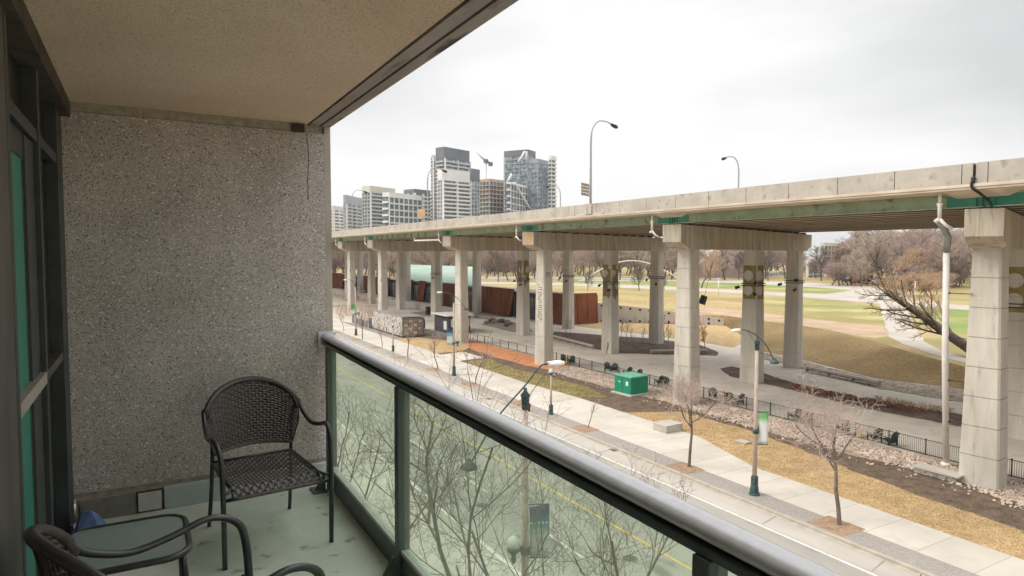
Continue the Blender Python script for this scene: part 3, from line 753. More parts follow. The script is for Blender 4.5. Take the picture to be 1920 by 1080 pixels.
wpart('middle_rail', XW-0.08, 2.702, ZF+1.005, XW+0.001, 3.398, ZF+1.055, M['alulight'])
wpart('middle_rail', XW-0.08, 3.457, ZF+1.005, XW-0.004, 4.118, ZF+1.045, M['alu'])
wpart('bottom_track', XW-0.08, 2.722, ZF+0.001, XW+0.01, 4.118, ZF+0.05, M['alulight'])
for z0, z1 in ((ZF+0.05, ZF+1.003), (ZF+1.057, ZC-0.50)):
    wpart('pane', XW-0.045, 2.702, z0, XW-0.030, 3.138, z1, M['doorglass'], 0)
    wpart('pane_edge', XW-0.05, 3.14, z0, XW-0.028, 3.16, z1, M['groove'], 0)
wpart('transom_panel', XW-0.07, 2.702, ZC-0.498, XW-0.027, 3.160, ZC-0.397, M['wframe'], 0)
wpart('transom_panel', XW-0.07, 2.722, ZC-0.343, XW-0.055, 4.118, ZC-0.09, M['doordark'], 0)
wpart('pane', XW-0.065, 3.457, ZF+0.05, XW-0.055, 4.118, ZC-0.397, M['doordark'], 0)

# railing
rl = empty('balcony_railing', (XR, 4.3, ZF), label='dark metal balcony railing with grey green glass panes and a satin handrail', cat='railing')
def rpart(nm, x0, y0, z0, x1, y1, z1, mt, bev=0.003):
    b = MB(rl.location); b.box(x0, y0, z0, x1, y1, z1); return b.build(nm, mt, rl, bevel=bev)
b = MB(rl.location)
prof = []
for j in range(20):
    a = 2*PI*j/20
    prof.append((XR + 0.041*math.cos(a), ZF+0.996 + 0.026*math.sin(a)))
ys = [-4.0, 0.0, 2.0, 4.2, YW-0.012]
vs = [(x, y, z) for y in ys for x, z in prof]; fs = []
for i in range(len(ys)-1):
    for j in range(20):
        j2 = (j+1) % 20; fs.append((i*20+j, (i+1)*20+j, (i+1)*20+j2, i*20+j2))
fs.append(tuple(range(19,-1,-1))[::-1]); fs.append(tuple(range((len(ys)-1)*20, len(ys)*20))[::-1])
b.add(vs, fs, True); b.build('handrail', M['rail'], rl)
rpart('channel', XR-0.043, -4.0, ZF+0.948, XR+0.030, YW-0.03, ZF+0.9695, M['frame'])
rpart('wall_bracket', XR-0.06, YW-0.011, ZF+0.93, XR+0.06, YW-0.001, ZF+1.03, M['rail'])
for y in (4.30, 2.95, 1.00, -0.9):
    po = rpart('post', XR-0.050, y, ZF+0.0, XR+0.012, y+0.05, ZF+0.9475, M['frame'], 0.004)
    b = MB(rl.location); b.box(XR-0.15, y-0.03, ZF, XR-0.061, y+0.09, ZF+0.012); b.hexa([(XR-0.13,y+0.015,ZF+0.0125),(XR-0.061,y+0.015,ZF+0.0125),(XR-0.061,y+0.035,ZF+0.0125),(XR-0.13,y+0.035,ZF+0.0125)],[(XR-0.07,y+0.015,ZF+0.12),(XR-0.061,y+0.015,ZF+0.12),(XR-0.061,y+0.035,ZF+0.12),(XR-0.07,y+0.035,ZF+0.12)])
    b.build('base_plate', M['frame'], rl)
rng = [(3.0, 4.30), (1.05, 2.95), (-0.85, 1.0)]
for a, c in rng:
    rpart('pane', XR-0.022, a+0.002, ZF+0.157, XR-0.012, c-0.002, ZF+0.9475, M['pane'], 0)
    rpart('kick_panel', XR-0.032, a+0.002, ZF+0.012, XR+0.004, c-0.002, ZF+0.134, M['frame'])
    rpart('bottom_rail', XR-0.036, a+0.001, ZF+0.136, XR+0.006, c-0.001, ZF+0.156, M['cover'])

rl.rotation_euler = (0.016, 0, 0)

# ---- wicker chairs
def weave(b, S, nu, nv, w=0.82, amp=0.0045):
    """S(u, v) -> (point, normal); strands run along u, over stakes along v"""
    for r in range(nv):
        v0, v1 = (r + 0.5 - w/2)/nv, (r + 0.5 + w/2)/nv
        vs = []; fs = []
        n2 = nu*2
        for i in range(n2+1):
            u = i/n2
            off = amp*math.sin(PI*(i/2.0) + PI*r + PI/2)
            for k, v in enumerate((v0, (v0+v1)/2, v1)):
                p, nrm = S(u, v)
                vs.append(p + nrm*(off + (0.0028 if k == 1 else 0)))
        for i in range(n2):
            for k in range(2):
                q = i*3+k; fs.append((q, q+3, q+4, q+1))
        b.add(vs, fs, True)
def hoop(x):
    """height of the back's top edge at half-width x"""
    return 0.62 + 0.21*math.sqrt(max(0, 1-(x/0.262)**2))
def back_y(x, z): return 0.245 + 0.16*(z-0.46) - 1.4*x*x
def make_chair(label, group):
    t = empty('wicker_chair', (0,0,0), label=label, cat='chair', group=group)
    r = 0.0125
    side = [(-0.27,-0.27,0.0),(-0.272,-0.275,0.30),(-0.275,-0.265,0.52),(-0.282,-0.235,0.60),(-0.290,-0.16,0.635),(-0.287,-0.06,0.61),(-0.278,0.05,0.60),(-0.268,0.15,0.645),(-0.262,0.20,0.70)]
    hp = []
    for k in range(1, 12):
        a = PI*k/12; x = -0.262*math.cos(a); z = 0.66 + 0.185*math.sin(a)
        hp.append((x, back_y(x, z)+0.0, z))
    full = side + hp + [(-x, y, z) for x, y, z in reversed(side)]
    b = MB(); b.tube(curve(full, 5), r, 10); b.build('frame', M['tube'], t)
    for s in (-1, 1):
        b = MB(); b.tube(curve([(s*0.245,0.20,0.70),(s*0.222,0.215,0.60),(s*0.218,0.22,0.44),(s*0.222,0.255,0.2),(s*0.228,0.30,0.0)], 5), 0.011, 8); b.build('rear_leg', M['tube'], t)
        b = MB(); b.tube([(s*0.272,-0.255,0.375),(s*0.245,-0.25,0.378),(s*0.22,-0.22,0.392)], 0.008, 6)
        b.tube([(s*0.22,-0.24,0.385),(s*0.222,-0.02,0.375),(s*0.218,0.20,0.392)], 0.009, 6); b.build('seat_bar', M['tube'], t)
    b = MB(); b.tube([(-0.272,-0.262,0.345),(0.272,-0.262,0.345)], 0.009, 6); b.build('cross_bar', M['tube'], t)
    b = MB(); b.tube([(-0.22,0.215,0.40),(0.22,0.215,0.40)], 0.009, 6); b.build('cross_bar', M['tube'], t)
    # seat: strands run across, gentle dip, rolled front edge
    def S(u, v):
        x = (u-0.5)*0.44; y = -0.265 + v*0.485
        z = 0.395 - 0.022*(1-(2*u-1)**2)*math.sin(PI*min(1,v*1.1)) - 0.05*max(0, 0.12-v)/0.12
        return Vector((x, y, z)), Vector((0,0,1))
    b = MB(); weave(b, S, 22, 22, 0.86)
    b.tube([S(i/20, 0.0)[0] for i in range(21)], 0.009, 6); b.tube([S(0.0, i/20)[0] for i in range(21)], 0.007, 6); b.tube([S(1.0, i/20)[0] for i in range(21)], 0.007, 6)
    for i in range(1, 22): b.tube([S(i/22, j/8)[0]-Vector((0,0,0.003)) for j in range(9)], 0.0035, 4, cap=False)
    b.build('seat', M['wicker'], t)
    def Bk(u, v):
        s_ = 2*u-1
        zt = 0.66 + 0.180*math.sqrt(max(0.0, 1-s_*s_))
        half = 0.215 + 0.04*min(1, v*1.5)
        x = s_*half; z0 = 0.455 + 0.012*(1-s_*s_)
        z = z0 + v*(zt-z0)
        return Vector((x, back_y(x, z), z)), Vector((0,-1,0.1)).normalized()
    b = MB(); weave(b, Bk, 26, 24, 0.86)
    for i in range(0, 27): b.tube([Bk(i/26, j/8)[0]+Vector((0,0.003,0)) for j in range(9)], 0.0035, 4, cap=False)
    b.tube([Bk(i/24, 0.0)[0] for i in range(25)], 0.008, 6)
    b.tube([Bk(i/24, 1.0)[0] for i in range(25)], 0.016, 8)
    b.build('backrest', M['wicker'], t)
    return t
ch = make_chair('brown woven wicker chair facing the camera in the corner by the glass railing', 'wicker chairs on the balcony')
ch.location = (0.565, 3.77, ZF); ch.rotation_euler = (0, 0, R(6))
ch.scale = (1.0, 1.06, 0.98)
c2 = copy_tree(ch)
c2['label'] = 'wicker chair in the near left corner, cut off by the frame'
c2.location = (0.09, 2.225, ZF); c2.rotation_euler = (0, 0, R(108)); c2.scale = (0.98, 1.22, 0.95)

# ---- side table
tb = empty('side_table', (-0.07, 2.86, ZF), label='small black tube table with a rippled glass top between the two wicker chairs', cat='table')
def rrect(cx, cy, hx, hy, rr, z, n=5):
    P = []
    for sx, sy, a0 in ((1,1,0),(-1,1,90),(-1,-1,180),(1,-1,270)):
        for k in range(n+1):
            a = R(a0 + 90*k/n); P.append(Vector((cx+sx*(hx-rr)+rr*math.cos(a), cy+sy*(hy-rr)+rr*math.sin(a), z)))
    return P
P = rrect(0, 0, 0.205, 0.22, 0.09, 0.45)
b = MB(); b.prism([(p.x,p.y) for p in rrect(0,0,0.196,0.211,0.085,0)], 0.450, 0.456); b.build('table_top', M['tableglass'], tb)
b = MB(); b.tube(P, 0.013, 8, closed=True); b.build('top_rim', M['tube'], tb)
for sx in (-1, 1):
    for sy in (-1, 1):
        b = MB(); b.tube(curve([(sx*0.18,sy*0.195,0.44),(sx*0.19,sy*0.20,0.3),(sx*0.195,sy*0.205,0.0)],4), 0.012, 8); b.build('leg', M['tube'], tb)
# ---- blue cloth in the corner
bc = empty('folded_cloth', (-0.30, 4.12, ZF), label='crumpled blue and navy cloth on the floor in the corner behind the table', cat='cloth')
b = MB()
b.add([(-0.06,-0.12,0),(0.10,-0.16,0),(0.13,0.02,0),(-0.02,0.10,0),(-0.01,-0.06,0.15),(0.035,-0.08,0.17),(0.05,0.03,0.12),(0.0,0.05,0.14)], [(0,1,5,4),(1,2,6,5),(2,3,7,6),(3,0,4,7),(4,5,6,7)])
b.build('light_fold', M['blue'], bc, bevel=0.012)
b = MB()
b.add([(-0.09,-0.22,0),(0.03,-0.24,0),(0.02,-0.13,0),(-0.07,-0.10,0),(-0.06,-0.18,0.11),(-0.02,-0.20,0.12),(-0.03,-0.13,0.14),(-0.06,-0.11,0.10)], [(0,1,5,4),(1,2,6,5),(2,3,7,6),(3,0,4,7),(4,5,6,7)])
b.build('dark_fold', M['navy'], bc, bevel=0.01)
bc.scale = (1.25, 1.1, 1.3)

# ================================================================== ELEVATED HIGHWAY
G = 0.0047
def dz(y): return G*(y-18)
SK = math.atan(0.32)              # bents are skewed to the deck
XD = 37.5                          # outer face of the near parapet
XF = 69.5
hw = empty('elevated_highway', (53, 60, 0), label='long elevated concrete highway deck with green girders crossing behind the street', cat='bridge deck')
HO = hw.location
bents = [18.75, 42.0, 65.3, 88.2, 124.6, 146.5, 169.0, 192.0, 215.0]
bents = [-5.0] + bents
def long_box(nm, x0, x1, z0, z1, ya, yb, mt, par=hw, off=HO, bev=0):
    b = MB(off)
    b.hexa([(x0,ya,z0+dz(ya)),(x1,ya,z0+dz(ya)),(x1,yb,z0+dz(yb)),(x0,yb,z0+dz(yb))],
           [(x0,ya,z1+dz(ya)),(x1,ya,z1+dz(ya)),(x1,yb,z1+dz(yb)),(x0,yb,z1+dz(yb))])
    return b.build(nm, mt, par, bevel=bev)
YA, YB = -40.0, 420.0
# deck slab with a cantilever lip
b = MB(HO)
pr = [(XD-0.05,16.42),(XD-0.05,16.66),(XF+0.05,16.66),(XF+0.05,16.42),(XF-1.3,16.30),(XD+1.35,16.30)]
for ya, yb in ((YA, 17.87), (17.97, YB)):
    vs = [(x,ya,z+dz(ya)) for x,z in pr] + [(x,yb,z+dz(yb)) for x,z in pr]
    n = 6
    b.add(vs, [tuple(range(n)), tuple(range(2*n-1,n-1,-1))] + [(i,(i+1)%n+0,(i+1)%n+n,i+n)[::-1] for i in range(n)])
b.build('deck_slab', M['slab'], hw)
long_box('ledge', XD-0.12, XD-0.052, 16.54, 16.70, YA, YB, M['slab'])
# parapet cast in lengths with open joints
js = [-40.0]
y = 17.28
left = []
while y > -40: left.append(y); y -= 3.5
js = [-40.0] + left[::-1]
segs = list(zip(js[:-1], js[1:])) + [(17.28, 17.84), (17.96, 18.5)]
y = 18.5
while y < 230: segs.append((y, y+3.52)); y += 3.52
segs.append((y, 420.0))
b0 = None
for ya, yb in segs[:100]:
    long_box('parapet_panel', XD, XD+0.30, 16.662, 17.77, ya+0.022, yb-0.022, M['parapet'])
long_box('parapet_joint_filler', XD+0.03, XD+0.27, 16.663, 17.70, YA, 17.84, M['groove'])
long_box('parapet_joint_filler', XD+0.03, XD+0.27, 16.663, 17.70, 17.96, YB, M['groove'])
long_box('far_parapet', XF-0.30, XF, 16.662, 17.77, YA, YB, M['parapet'])
# girders: the outer one painted green
spans = list(zip(bents[:-1], bents[1:])) + [(215.0, 420.0)]
def skew(x): return (x-41.3)*0.32
ng = 15
for g in range(ng):
    x = 38.85 + g*(XF-1.6-38.85)/(ng-1)
    b = MB(HO)
    for ya, yb in ((YA, 17.85), (17.99, YB)):
        for x0, x1, z0, z1 in ((x-0.010,x+0.010,15.60,16.40),(x-0.20,x+0.20,15.55,15.598),(x-0.15,x+0.15,16.2,16.29)):
            b.m = 1 if z0 == 15.55 and g else 0
            b.hexa([(x0,ya,z0+dz(ya)),(x1,ya,z0+dz(ya)),(x1,yb,z0+dz(yb)),(x0,yb,z0+dz(yb))],
                   [(x0,ya,z1+dz(ya)),(x1,ya,z1+dz(ya)),(x1,yb,z1+dz(yb)),(x0,yb,z1+dz(yb))])
    b.build('outer_girder' if g == 0 else 'girder', M['green'] if g == 0 else [M['steel'], M['flange']], hw)
# cross frames between girders
y = -30
while y < 230:
    b = MB(HO); b.box(39.1, y, 15.75+dz(y), XF-2, y+0.08, 16.1+dz(y)); b.build('cross_beam', M['steel'], hw); y += 6.0
# fresh green plates and stiffeners over the bents, haunches and drain pipes
for i, yb in enumerate(bents):
    b = MB(HO)
    yc = yb - 0.8
    z = dz(yc)
    b.box(38.80, yc-1.7, 15.6+z, 38.838, yc+1.9, 16.28+z)
    for q in (-0.5, -0.2, 0.1, 0.4): b.box(38.70, yc+q, 15.6+z, 38.799, yc+q+0.03, 16.28+z)
    b.box(38.62, yc-0.6, 15.52+z, 39.1, yc+0.5, 15.549+z)
    b.build('girder_end_plate', M['teal'], hw)
    if i in (1, 2):
        b = MB(HO)
        b.add([(38.72,yc-1.9,16.40+z),(38.72,yc-1.1,16.06+z),(38.72,yc+1.3,16.06+z),(38.72,yc+2.1,16.40+z),
               (37.75,yc-1.9,16.41+z),(37.75,yc-1.1,16.36+z),(37.75,yc+1.3,16.36+z),(37.75,yc+2.1,16.41+z)],
              [(0,1,2,3),(4,7,6,5),(1,5,6,2),(0,4,5,1),(3,2,6,7)])
        b.build('deck_haunch', M['slab'], hw)
    if i >= 1:
        yp = yb + 1.15
        b = MB(HO)
        b.tube([(38.2,yp,16.36+z),(38.2,yp,15.85+z)], 0.085, 10)
        b.tube([(38.2,yp,15.86+z),(38.2,yp,15.66+z),(38.2,yp,15.0+z)], [0.17,0.11,0.095], 10)
        b.tube([(38.2,yp-0.03,15.02+z),(38.2,yp+0.22,14.86+z)], 0.11, 10)
        b.tube([(38.2,yp,15.02+z),(38.3,yp-0.25,14.68+z),(38.6,yp-0.45,14.45+z)], 0.09, 10)
        b.build('drain_funnel', M['white'], hw)
b = MB(HO); b.tube([(38.35,99.5,15.45+dz(100)),(38.35,99.5,15.0+dz(100)),(38.35,89.6,14.9+dz(100))], 0.14, 8); b.build('drain_pipe', M['white'], hw)
for y in (96,99,102,105,108,111,114,117,120):
    b = MB(HO); b.box(38.72,y,15.6+dz(y),38.80,y+0.10,16.30+dz(y)); b.build('stiffener', M['steel'], hw)
# black cable over the parapet joint
b = MB(HO); b.tube(curve([(XD-0.03,17.9,16.95),(XD-0.16,17.9,16.86),(XD-0.16,17.92,16.5),(XD+0.2,17.72,16.2),(XD+0.9,17.62,15.85),(38.6,17.55,15.55)],5), 0.07, 8); b.ball((XD-0.08,17.9,16.95),0.12,0.12,0.12,8,6); b.build('cable', M['black'], hw)

b = None
# small conduit brackets on the parapet
for y in (49.0, 51.6):
    b = MB(HO); b.tube([(XD-0.14,y,16.75+dz(y)),(XD-0.14,y,17.15+dz(y))],0.03,6); b.tube([(XD-0.14,y,16.8+dz(y)),(XD-0.14,y+1.6,16.76+dz(y))],0.03,6); b.build('conduit', M['white'], hw)

# ---- piers
def pier_column(par, off, cx, cy, zb, zt, w0, w1, d, rz, mt, name='column'):
    b = MB(off)
    n = 8
    def ring(z, grow=0.0):
        t = (z-zb)/(zt-zb); wy = (w0+(w1-w0)*t)/2 + grow; wx = d/2*(1+0.06*(1-t)) + grow
        ca, sa = math.cos(rz), math.sin(rz); ch = 0.10
        P = [(-wx,-wy+ch),(-wx+ch,-wy),(wx-ch,-wy),(wx,-wy+ch),(wx,wy-ch),(wx-ch,wy),(-wx+ch,wy),(-wx,wy-ch)]
        return [(cx+x*ca-y*sa, cy+x*sa+y*ca, z) for x, y in P]
    b.add(ring(zb,-0.05)+ring(zt,-0.05), [(i,(i+1)%8,8+(i+1)%8,8+i) for i in range(8)])
    hs = (zt-zb)/n
    for k in range(n):
        a, c = ring(zb+k*hs+(0.0 if k == 0 else 0.05)), ring(zb+(k+1)*hs)
        b.add(a+c, [tuple(range(7,-1,-1)), tuple(range(8,16))] + [(i,(i+1)%8,8+(i+1)%8,8+i) for i in range(8)])
    return b.build(name, mt, par)
def disc_pts(cx, cz, r, n=24, a0=0, a1=360): return [(cx+r*math.cos(R(a0+(a1-a0)*k/n)), cz+r*math.sin(R(a0+(a1-a0)*k/n))) for k in range(n+1)]
pier_desc = {0:'concrete bridge pier at the right edge beyond the near white drain pipe', 1:'nearest large concrete bridge pier at the right with a blocky cap', 2:'concrete bridge pier behind the green utility box and the tall street lamp',
             3:'concrete bridge pier with grey vertical scrawl on its near column', 4:'concrete bridge pier beside the dark kiosk with its column behind a street lamp',
             5:'concrete bridge pier with an olive figure behind the graffiti container', 6:'distant concrete bridge pier with an olive figure near the left wall edge',
             7:'far concrete bridge pier partly hidden by the balcony wall', 8:'farthest visible concrete bridge pier behind the others', 9:'last concrete bridge pier beyond the others'}
piers = []
ct, st = math.cos(SK), math.sin(SK)
for i, yb in enumerate(bents):
    z = dz(yb)
    zt = 13.42 + z; zc = 15.46 + z
    t = empty('bridge_pier', (53.3, yb + skew(53.3), 0), label=pier_desc[i], cat='bridge pier', group='piers under the elevated highway')
    off = t.location
    # cap: a long beam along the skewed line with chamfered undersides at its ends
    b = MB(off)
    L0, L1 = -2.9, 28.4; hw_ = 0.86; cx, cy = 41.3, yb
    prof = [(L0, zc), (L0, 13.99+z), (L0+1.6, zt), (L1-1.6, zt), (L1, 13.9+z), (L1, zc-0.15)]
    ends = []
    for s_ in (-1, 1):
        # local frame: a along the bent, s across
        for a, zz in prof: ends.append((cx + a*ct - s_*hw_*st, cy + a*st + s_*hw_*ct, zz))
    n = 6
    fs = [tuple(range(n)), tuple(range(2*n-1, n-1, -1))] + [(k, n+k, n+(k+1)%n, (k+1)%n) for k in range(n)]
    b.add(ends, fs)
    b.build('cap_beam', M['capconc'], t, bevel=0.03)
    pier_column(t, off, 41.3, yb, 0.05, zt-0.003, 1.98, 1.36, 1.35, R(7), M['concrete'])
    pier_column(t, off, 54.2, yb+skew(53.6), 0.03, zt-0.003, 1.95, 1.45, 1.45, R(10), M['concrete'])
    pier_column(t, off, 65.9, yb+skew(66.3), 0.03, zt-0.003, 1.75, 1.35, 1.45, R(14), M['concrete'])
    # bearing blocks
    for g in range(ng):
        x = 38.85 + g*(XF-1.6-38.85)/(ng-1); yy = yb + (x-41.3)*math.tan(SK)
        b = MB(off); b.rbox((x, yy, zc+0.002-0.14*(x-38.5)/30), 0.5, 0.5, 0.085+0.14*(x-38.5)/30, 0)
        b.build('bearing', M['black'], t)
    piers.append(t)
# paint and stains on piers
def facepaint(par, X, yc, w, poly_list, mt, name, lean=0.0):
    """flat painted figure on the street-facing side (plane x = X); polys in (y, z)"""
    b = MB(par.location)
    for P in poly_list:
        b.add([(X + lean*p[1], yc - p[0], p[1]) for p in P], [tuple(range(len(P)))])
    return b.build(name, mt, par)
def colface(base_x, d, z, zt=13.4): return base_x - d/2*(1+0.06*(1-z/zt)) - 0.006
# local painter on a column: u across the face, z up; side 'w' faces the street, 's' faces the camera along the trail
def paint_on(par, cx, cy, rz, d, w0, w1, side, polys, mt, name, zt=13.42, eps=0.006):
    b = MB(par.location); ca, sa = math.cos(rz), math.sin(rz)
    for P in polys:
        vs = []
        for u, z in P:
            t = z/zt
            wx = d/2*(1+0.06*(1-t)); wy = (w0+(w1-w0)*t)/2
            if side == 'w': x, y = -wx-eps, -u
            else: x, y = u, -wy-eps
            vs.append((cx+x*ca-y*sa, cy+x*sa+y*ca, z))
        b.add(vs, [tuple(range(len(P)))])
    return b.build(name, mt, par)
def arc_strip(cx, cz, r0, r1, a0, a1, n=20):
    o = []
    for k in range(n):
        p, q = R(a0+(a1-a0)*k/n), R(a0+(a1-a0)*(k+1)/n)
        o.append([(cx+r0*math.cos(p),cz+r0*math.sin(p)),(cx+r1*math.cos(p),cz+r1*math.sin(p)),(cx+r1*math.cos(q),cz+r1*math.sin(q)),(cx+r0*math.cos(q),cz+r0*math.sin(q))])
    return o
# olive 3-shaped figures on the camera-facing sides of two near columns
for i, zc_, sc in ((5, 9.6, 1.0), (6, 11.0, 1.0)):
    yb = bents[i]; cc = (41.3, yb, R(7), 1.35, 1.98, 1.36)
    polys = arc_strip(-0.35, zc_+0.72, 0.40, 0.78, -95, 120) + arc_strip(-0.35, zc_-0.72, 0.50, 0.92, -125, 88)
    paint_on(piers[i], *cc[:3], cc[3], cc[4], cc[5], 's', polys, M['olive'], 'painted_figure')
# olive band with two bare discs on middle columns (1, 2)
def donut_band(z0, z1, wmax, discs):
    polys = []
    N = 90
    for k in range(N):
        za, zb = z0+(z1-z0)*k/N, z0+(z1-z0)*(k+1)/N; zm = (za+zb)/2
        cuts = [(-wmax, wmax)]
        for dx, dzz, r in discs:
            if abs(zm-dzz) < r:
                h = math.sqrt(r*r-(zm-dzz)**2); nc = []
                for a, c in cuts:
                    if dx-h > a: nc.append((a, min(c, dx-h)))
                    if dx+h < c: nc.append((max(a, dx+h), c))
                cuts = [q for q in nc if q[1] > q[0]+1e-3]
        for a, c in cuts: polys.append([(a,za),(c,za),(c,zb),(a,zb)])
    return polys
for i, za, zb in ((1, 9.0, 12.2), (2, 8.6, 12.0)):
    yb = bents[i]; h = (zb-za)
    for side in ('w', 's'):
        paint_on(piers[i], 54.2, yb+skew(53.6), R(10), 1.45, 1.95, 1.45, side, donut_band(za, zb, 0.70 if side == 'w' else 0.56, [(-0.15, za+h*0.26, 0.52),(-0.15, za+h*0.70, 0.52)]), M['olive'], 'painted_figure')
for i, za, zb, dd in ((3, 7.6, 11.8, [(0.35,9.0,0.45),(-0.3,10.6,0.5),(0.5,11.5,0.3)]), (4, 8.6, 12.2, [(-0.4,9.4,0.42),(0.25,10.7,0.5)])):
    yb = bents[i]
    for side in ('w', 's'):
        cc = (54.2, yb+skew(53.6), R(10), 1.45, 1.95, 1.45)
        paint_on(piers[i], *cc, side, donut_band(za, zb, 0.66 if side == 'w' else 0.56, dd), M['olive'], 'painted_figure')
        rnd = random.Random(i*7+(side == 'w')); polys = []
        for k in range(4):
            u = rnd.uniform(-0.3, 0.3); zz = rnd.uniform(za-0.6, zb-0.4); r = rnd.uniform(0.12, 0.22)
            polys.append([(u+r*math.cos(a_)*rnd.uniform(0.6,1.2), zz+r*2.6*math.sin(a_)*rnd.uniform(0.7,1.2)) for a_ in [2*PI*q/12 for q in range(12)]])
        for k, P in enumerate(polys): paint_on(piers[i], *cc, side, [P], M['graf'], 'graffiti', eps=0.009+0.002*k)
# vertical scrawl on the third pier's near column
rnd = random.Random(4); polys = []
z = 9.6
while z > 5.4:
    for q in range(2):
        u = rnd.uniform(-0.45, 0.1); l = rnd.uniform(0.35, 0.6); h = rnd.uniform(0.05, 0.09)
        polys.append([(u, z),(u+l, z-0.06),(u+l, z-0.06-h),(u, z-h)])
    if rnd.random() < 0.7: u = rnd.uniform(-0.4, 0.3); polys.append([(u, z),(u+0.08, z),(u+0.1, z-0.36),(u+0.02, z-0.36)])
    z -= rnd.uniform(0.18, 0.30)
for k, P in enumerate(polys):
    pass
b = MB(piers[3].location)
paint_on(piers[3], 41.3, bents[3], R(7), 1.35, 1.98, 1.36, 'w', polys[::2], M['graf'], 'graffiti', eps=0.006)
paint_on(piers[3], 41.3, bents[3], R(7), 1.35, 1.98, 1.36, 'w', polys[1::2], M['graf'], 'graffiti', eps=0.009)
paint_on(piers[3], 41.3, bents[3], R(7), 1.35, 1.98, 1.36, 's', arc_strip(0.0,10.6,0.18,0.30,-60,200,10)+[[(-0.4,10.9),(0.3,10.95),(0.3,11.05),(-0.4,11.0)]], M['graf'], 'graffiti', eps=0.006)
# rust stain on the end of the cap of that pier
ex, ey = 41.3-2.9*ct, bents[3]-2.9*st
b = MB(piers[3].location)
def capend(a, z, e=0.02): return (ex - e*ct - a*st, ey - e*st + a*ct, z)
b.add([capend(-0.5,15.6),capend(0.35,15.62),capend(0.25,14.9),capend(0.3,14.4),capend(-0.25,14.35),capend(-0.4,15.0)], [(0,1,2,3,4,5)])
b.build('rust_stain', M['orangerust'], piers[3])
# clamps round middle and far columns, carrying black spotlights
spots = []
def clampset(i, which, z, n):
    yb = bents[i]
    cx, cy, rz, d, w = ((54.2, yb+skew(53.6), R(10), 1.45, 1.72) if which == 'm' else (65.9, yb+skew(66.3), R(14), 1.45, 1.6))
    b = MB(piers[i].location)
    for zz in (z, z+0.25): b.rbox((cx,cy,zz), d+0.12, w+0.12, 0.08, rz)
    b.build('clamp_band', M['black'], piers[i])
    for k in range(n):
        spots.append((cx-0.95+0.1*k, cy-0.9+(k % 2)*2.1, z-0.4+0.55*k, (i, which, k)))
for a in ((1,'m',9.3,2),(2,'m',9.9,3),(2,'f',9.8,3),(3,'m',9.2,2),(3,'f',9.6,2),(4,'m',9.0,2),(4,'f',9.2,2),(5,'m',9.0,1)): clampset(*a)
sp0 = None
for k, (x, y, z, wh) in enumerate(spots):
    if sp0 is None:
        sp0 = empty('spotlight', (0,0,0))
        b = MB(); b.tube([(0,0,0),(0,0,-0.22)], 0.03, 6); b.box(-0.09,-0.03,-0.25,0.09,0.03,-0.2); b.build('bracket', M['black'], sp0)
        b = MB(); b.tube([(0.16,0,-0.25),(-0.10,0,-0.33),(-0.30,0,-0.38)], [0.10,0.15,0.17], 8); b.build('lamp_housing', M['black'], sp0)
        o = sp0
    else: o = copy_tree(sp0)
    o.location = (x, y, z); o.rotation_euler = (0, 0, random.uniform(-1, 1))
    tag(o, '%s black spotlight on the %s column of the %s pier from the right' % (('lower','middle','upper')[wh[2]], 'middle' if wh[1] == 'm' else 'far', ('','first','second','third','fourth','fifth')[wh[0]]), 'spotlight', 'spotlights clamped to the bridge columns')
# lantern box hung between the piers
ln = empty('hanging_lantern', tuple(atx(1318, 563, 60)), label='dark box lantern hanging tilted from a wire right of the second nearest pier', cat='lantern')
b = MB(); b.rbox((0,0,-0.5), 0.8, 0.6, 1.1, 0.3, 0.9, 0.9); b.build('lantern_box', M['black'], ln, bevel=0.05); ln.rotation_euler = (0.15, 0.3, 0)
b = MB(); b.tube([(0,0,0.6),(-0.6,0,4.7)], 0.02, 5); b.build('wire', M['black'], ln)
# tall white drain pipe beside the nearest pier
dp = empty('drain_pipe', (42.9, 21.5, 0.1), label='tall white drain pipe standing beside the nearest bridge pier', cat='drain pipe')
b = MB(dp.location); b.tube([(42.9,21.5,0.1),(41.2,20.9,7.0),(39.9,20.35,13.2)], 0.17, 12); b.build('pipe', M['white'], dp)
b = MB(dp.location); b.tube([(39.9,20.35,13.2),(39.7,20.2,14.0),(39.0,20.1,14.6),(38.3,20.0,14.9)], 0.19, 10); b.build('elbow', M['galv'], dp)
b = MB(dp.location); b.lathe((42.9,21.5,0.08), [(0.30,0),(0.30,0.12),(0.18,0.25)], 12); b.build('base_collar', M['white'], dp)
for f_ in (0.22, 0.42, 0.62, 0.82):
    p = Vector((42.9,21.5,0.1)).lerp(Vector((39.9,20.35,13.2)), f_)
    b = MB(dp.location); b.lathe(p, [(0.185,-0.05),(0.2,0),(0.185,0.05)], 12); b.box(p.x, p.y-1.4, p.z-0.02, p.x+0.03, p.y, p.z+0.02); b.build('strap', M['black'], dp)

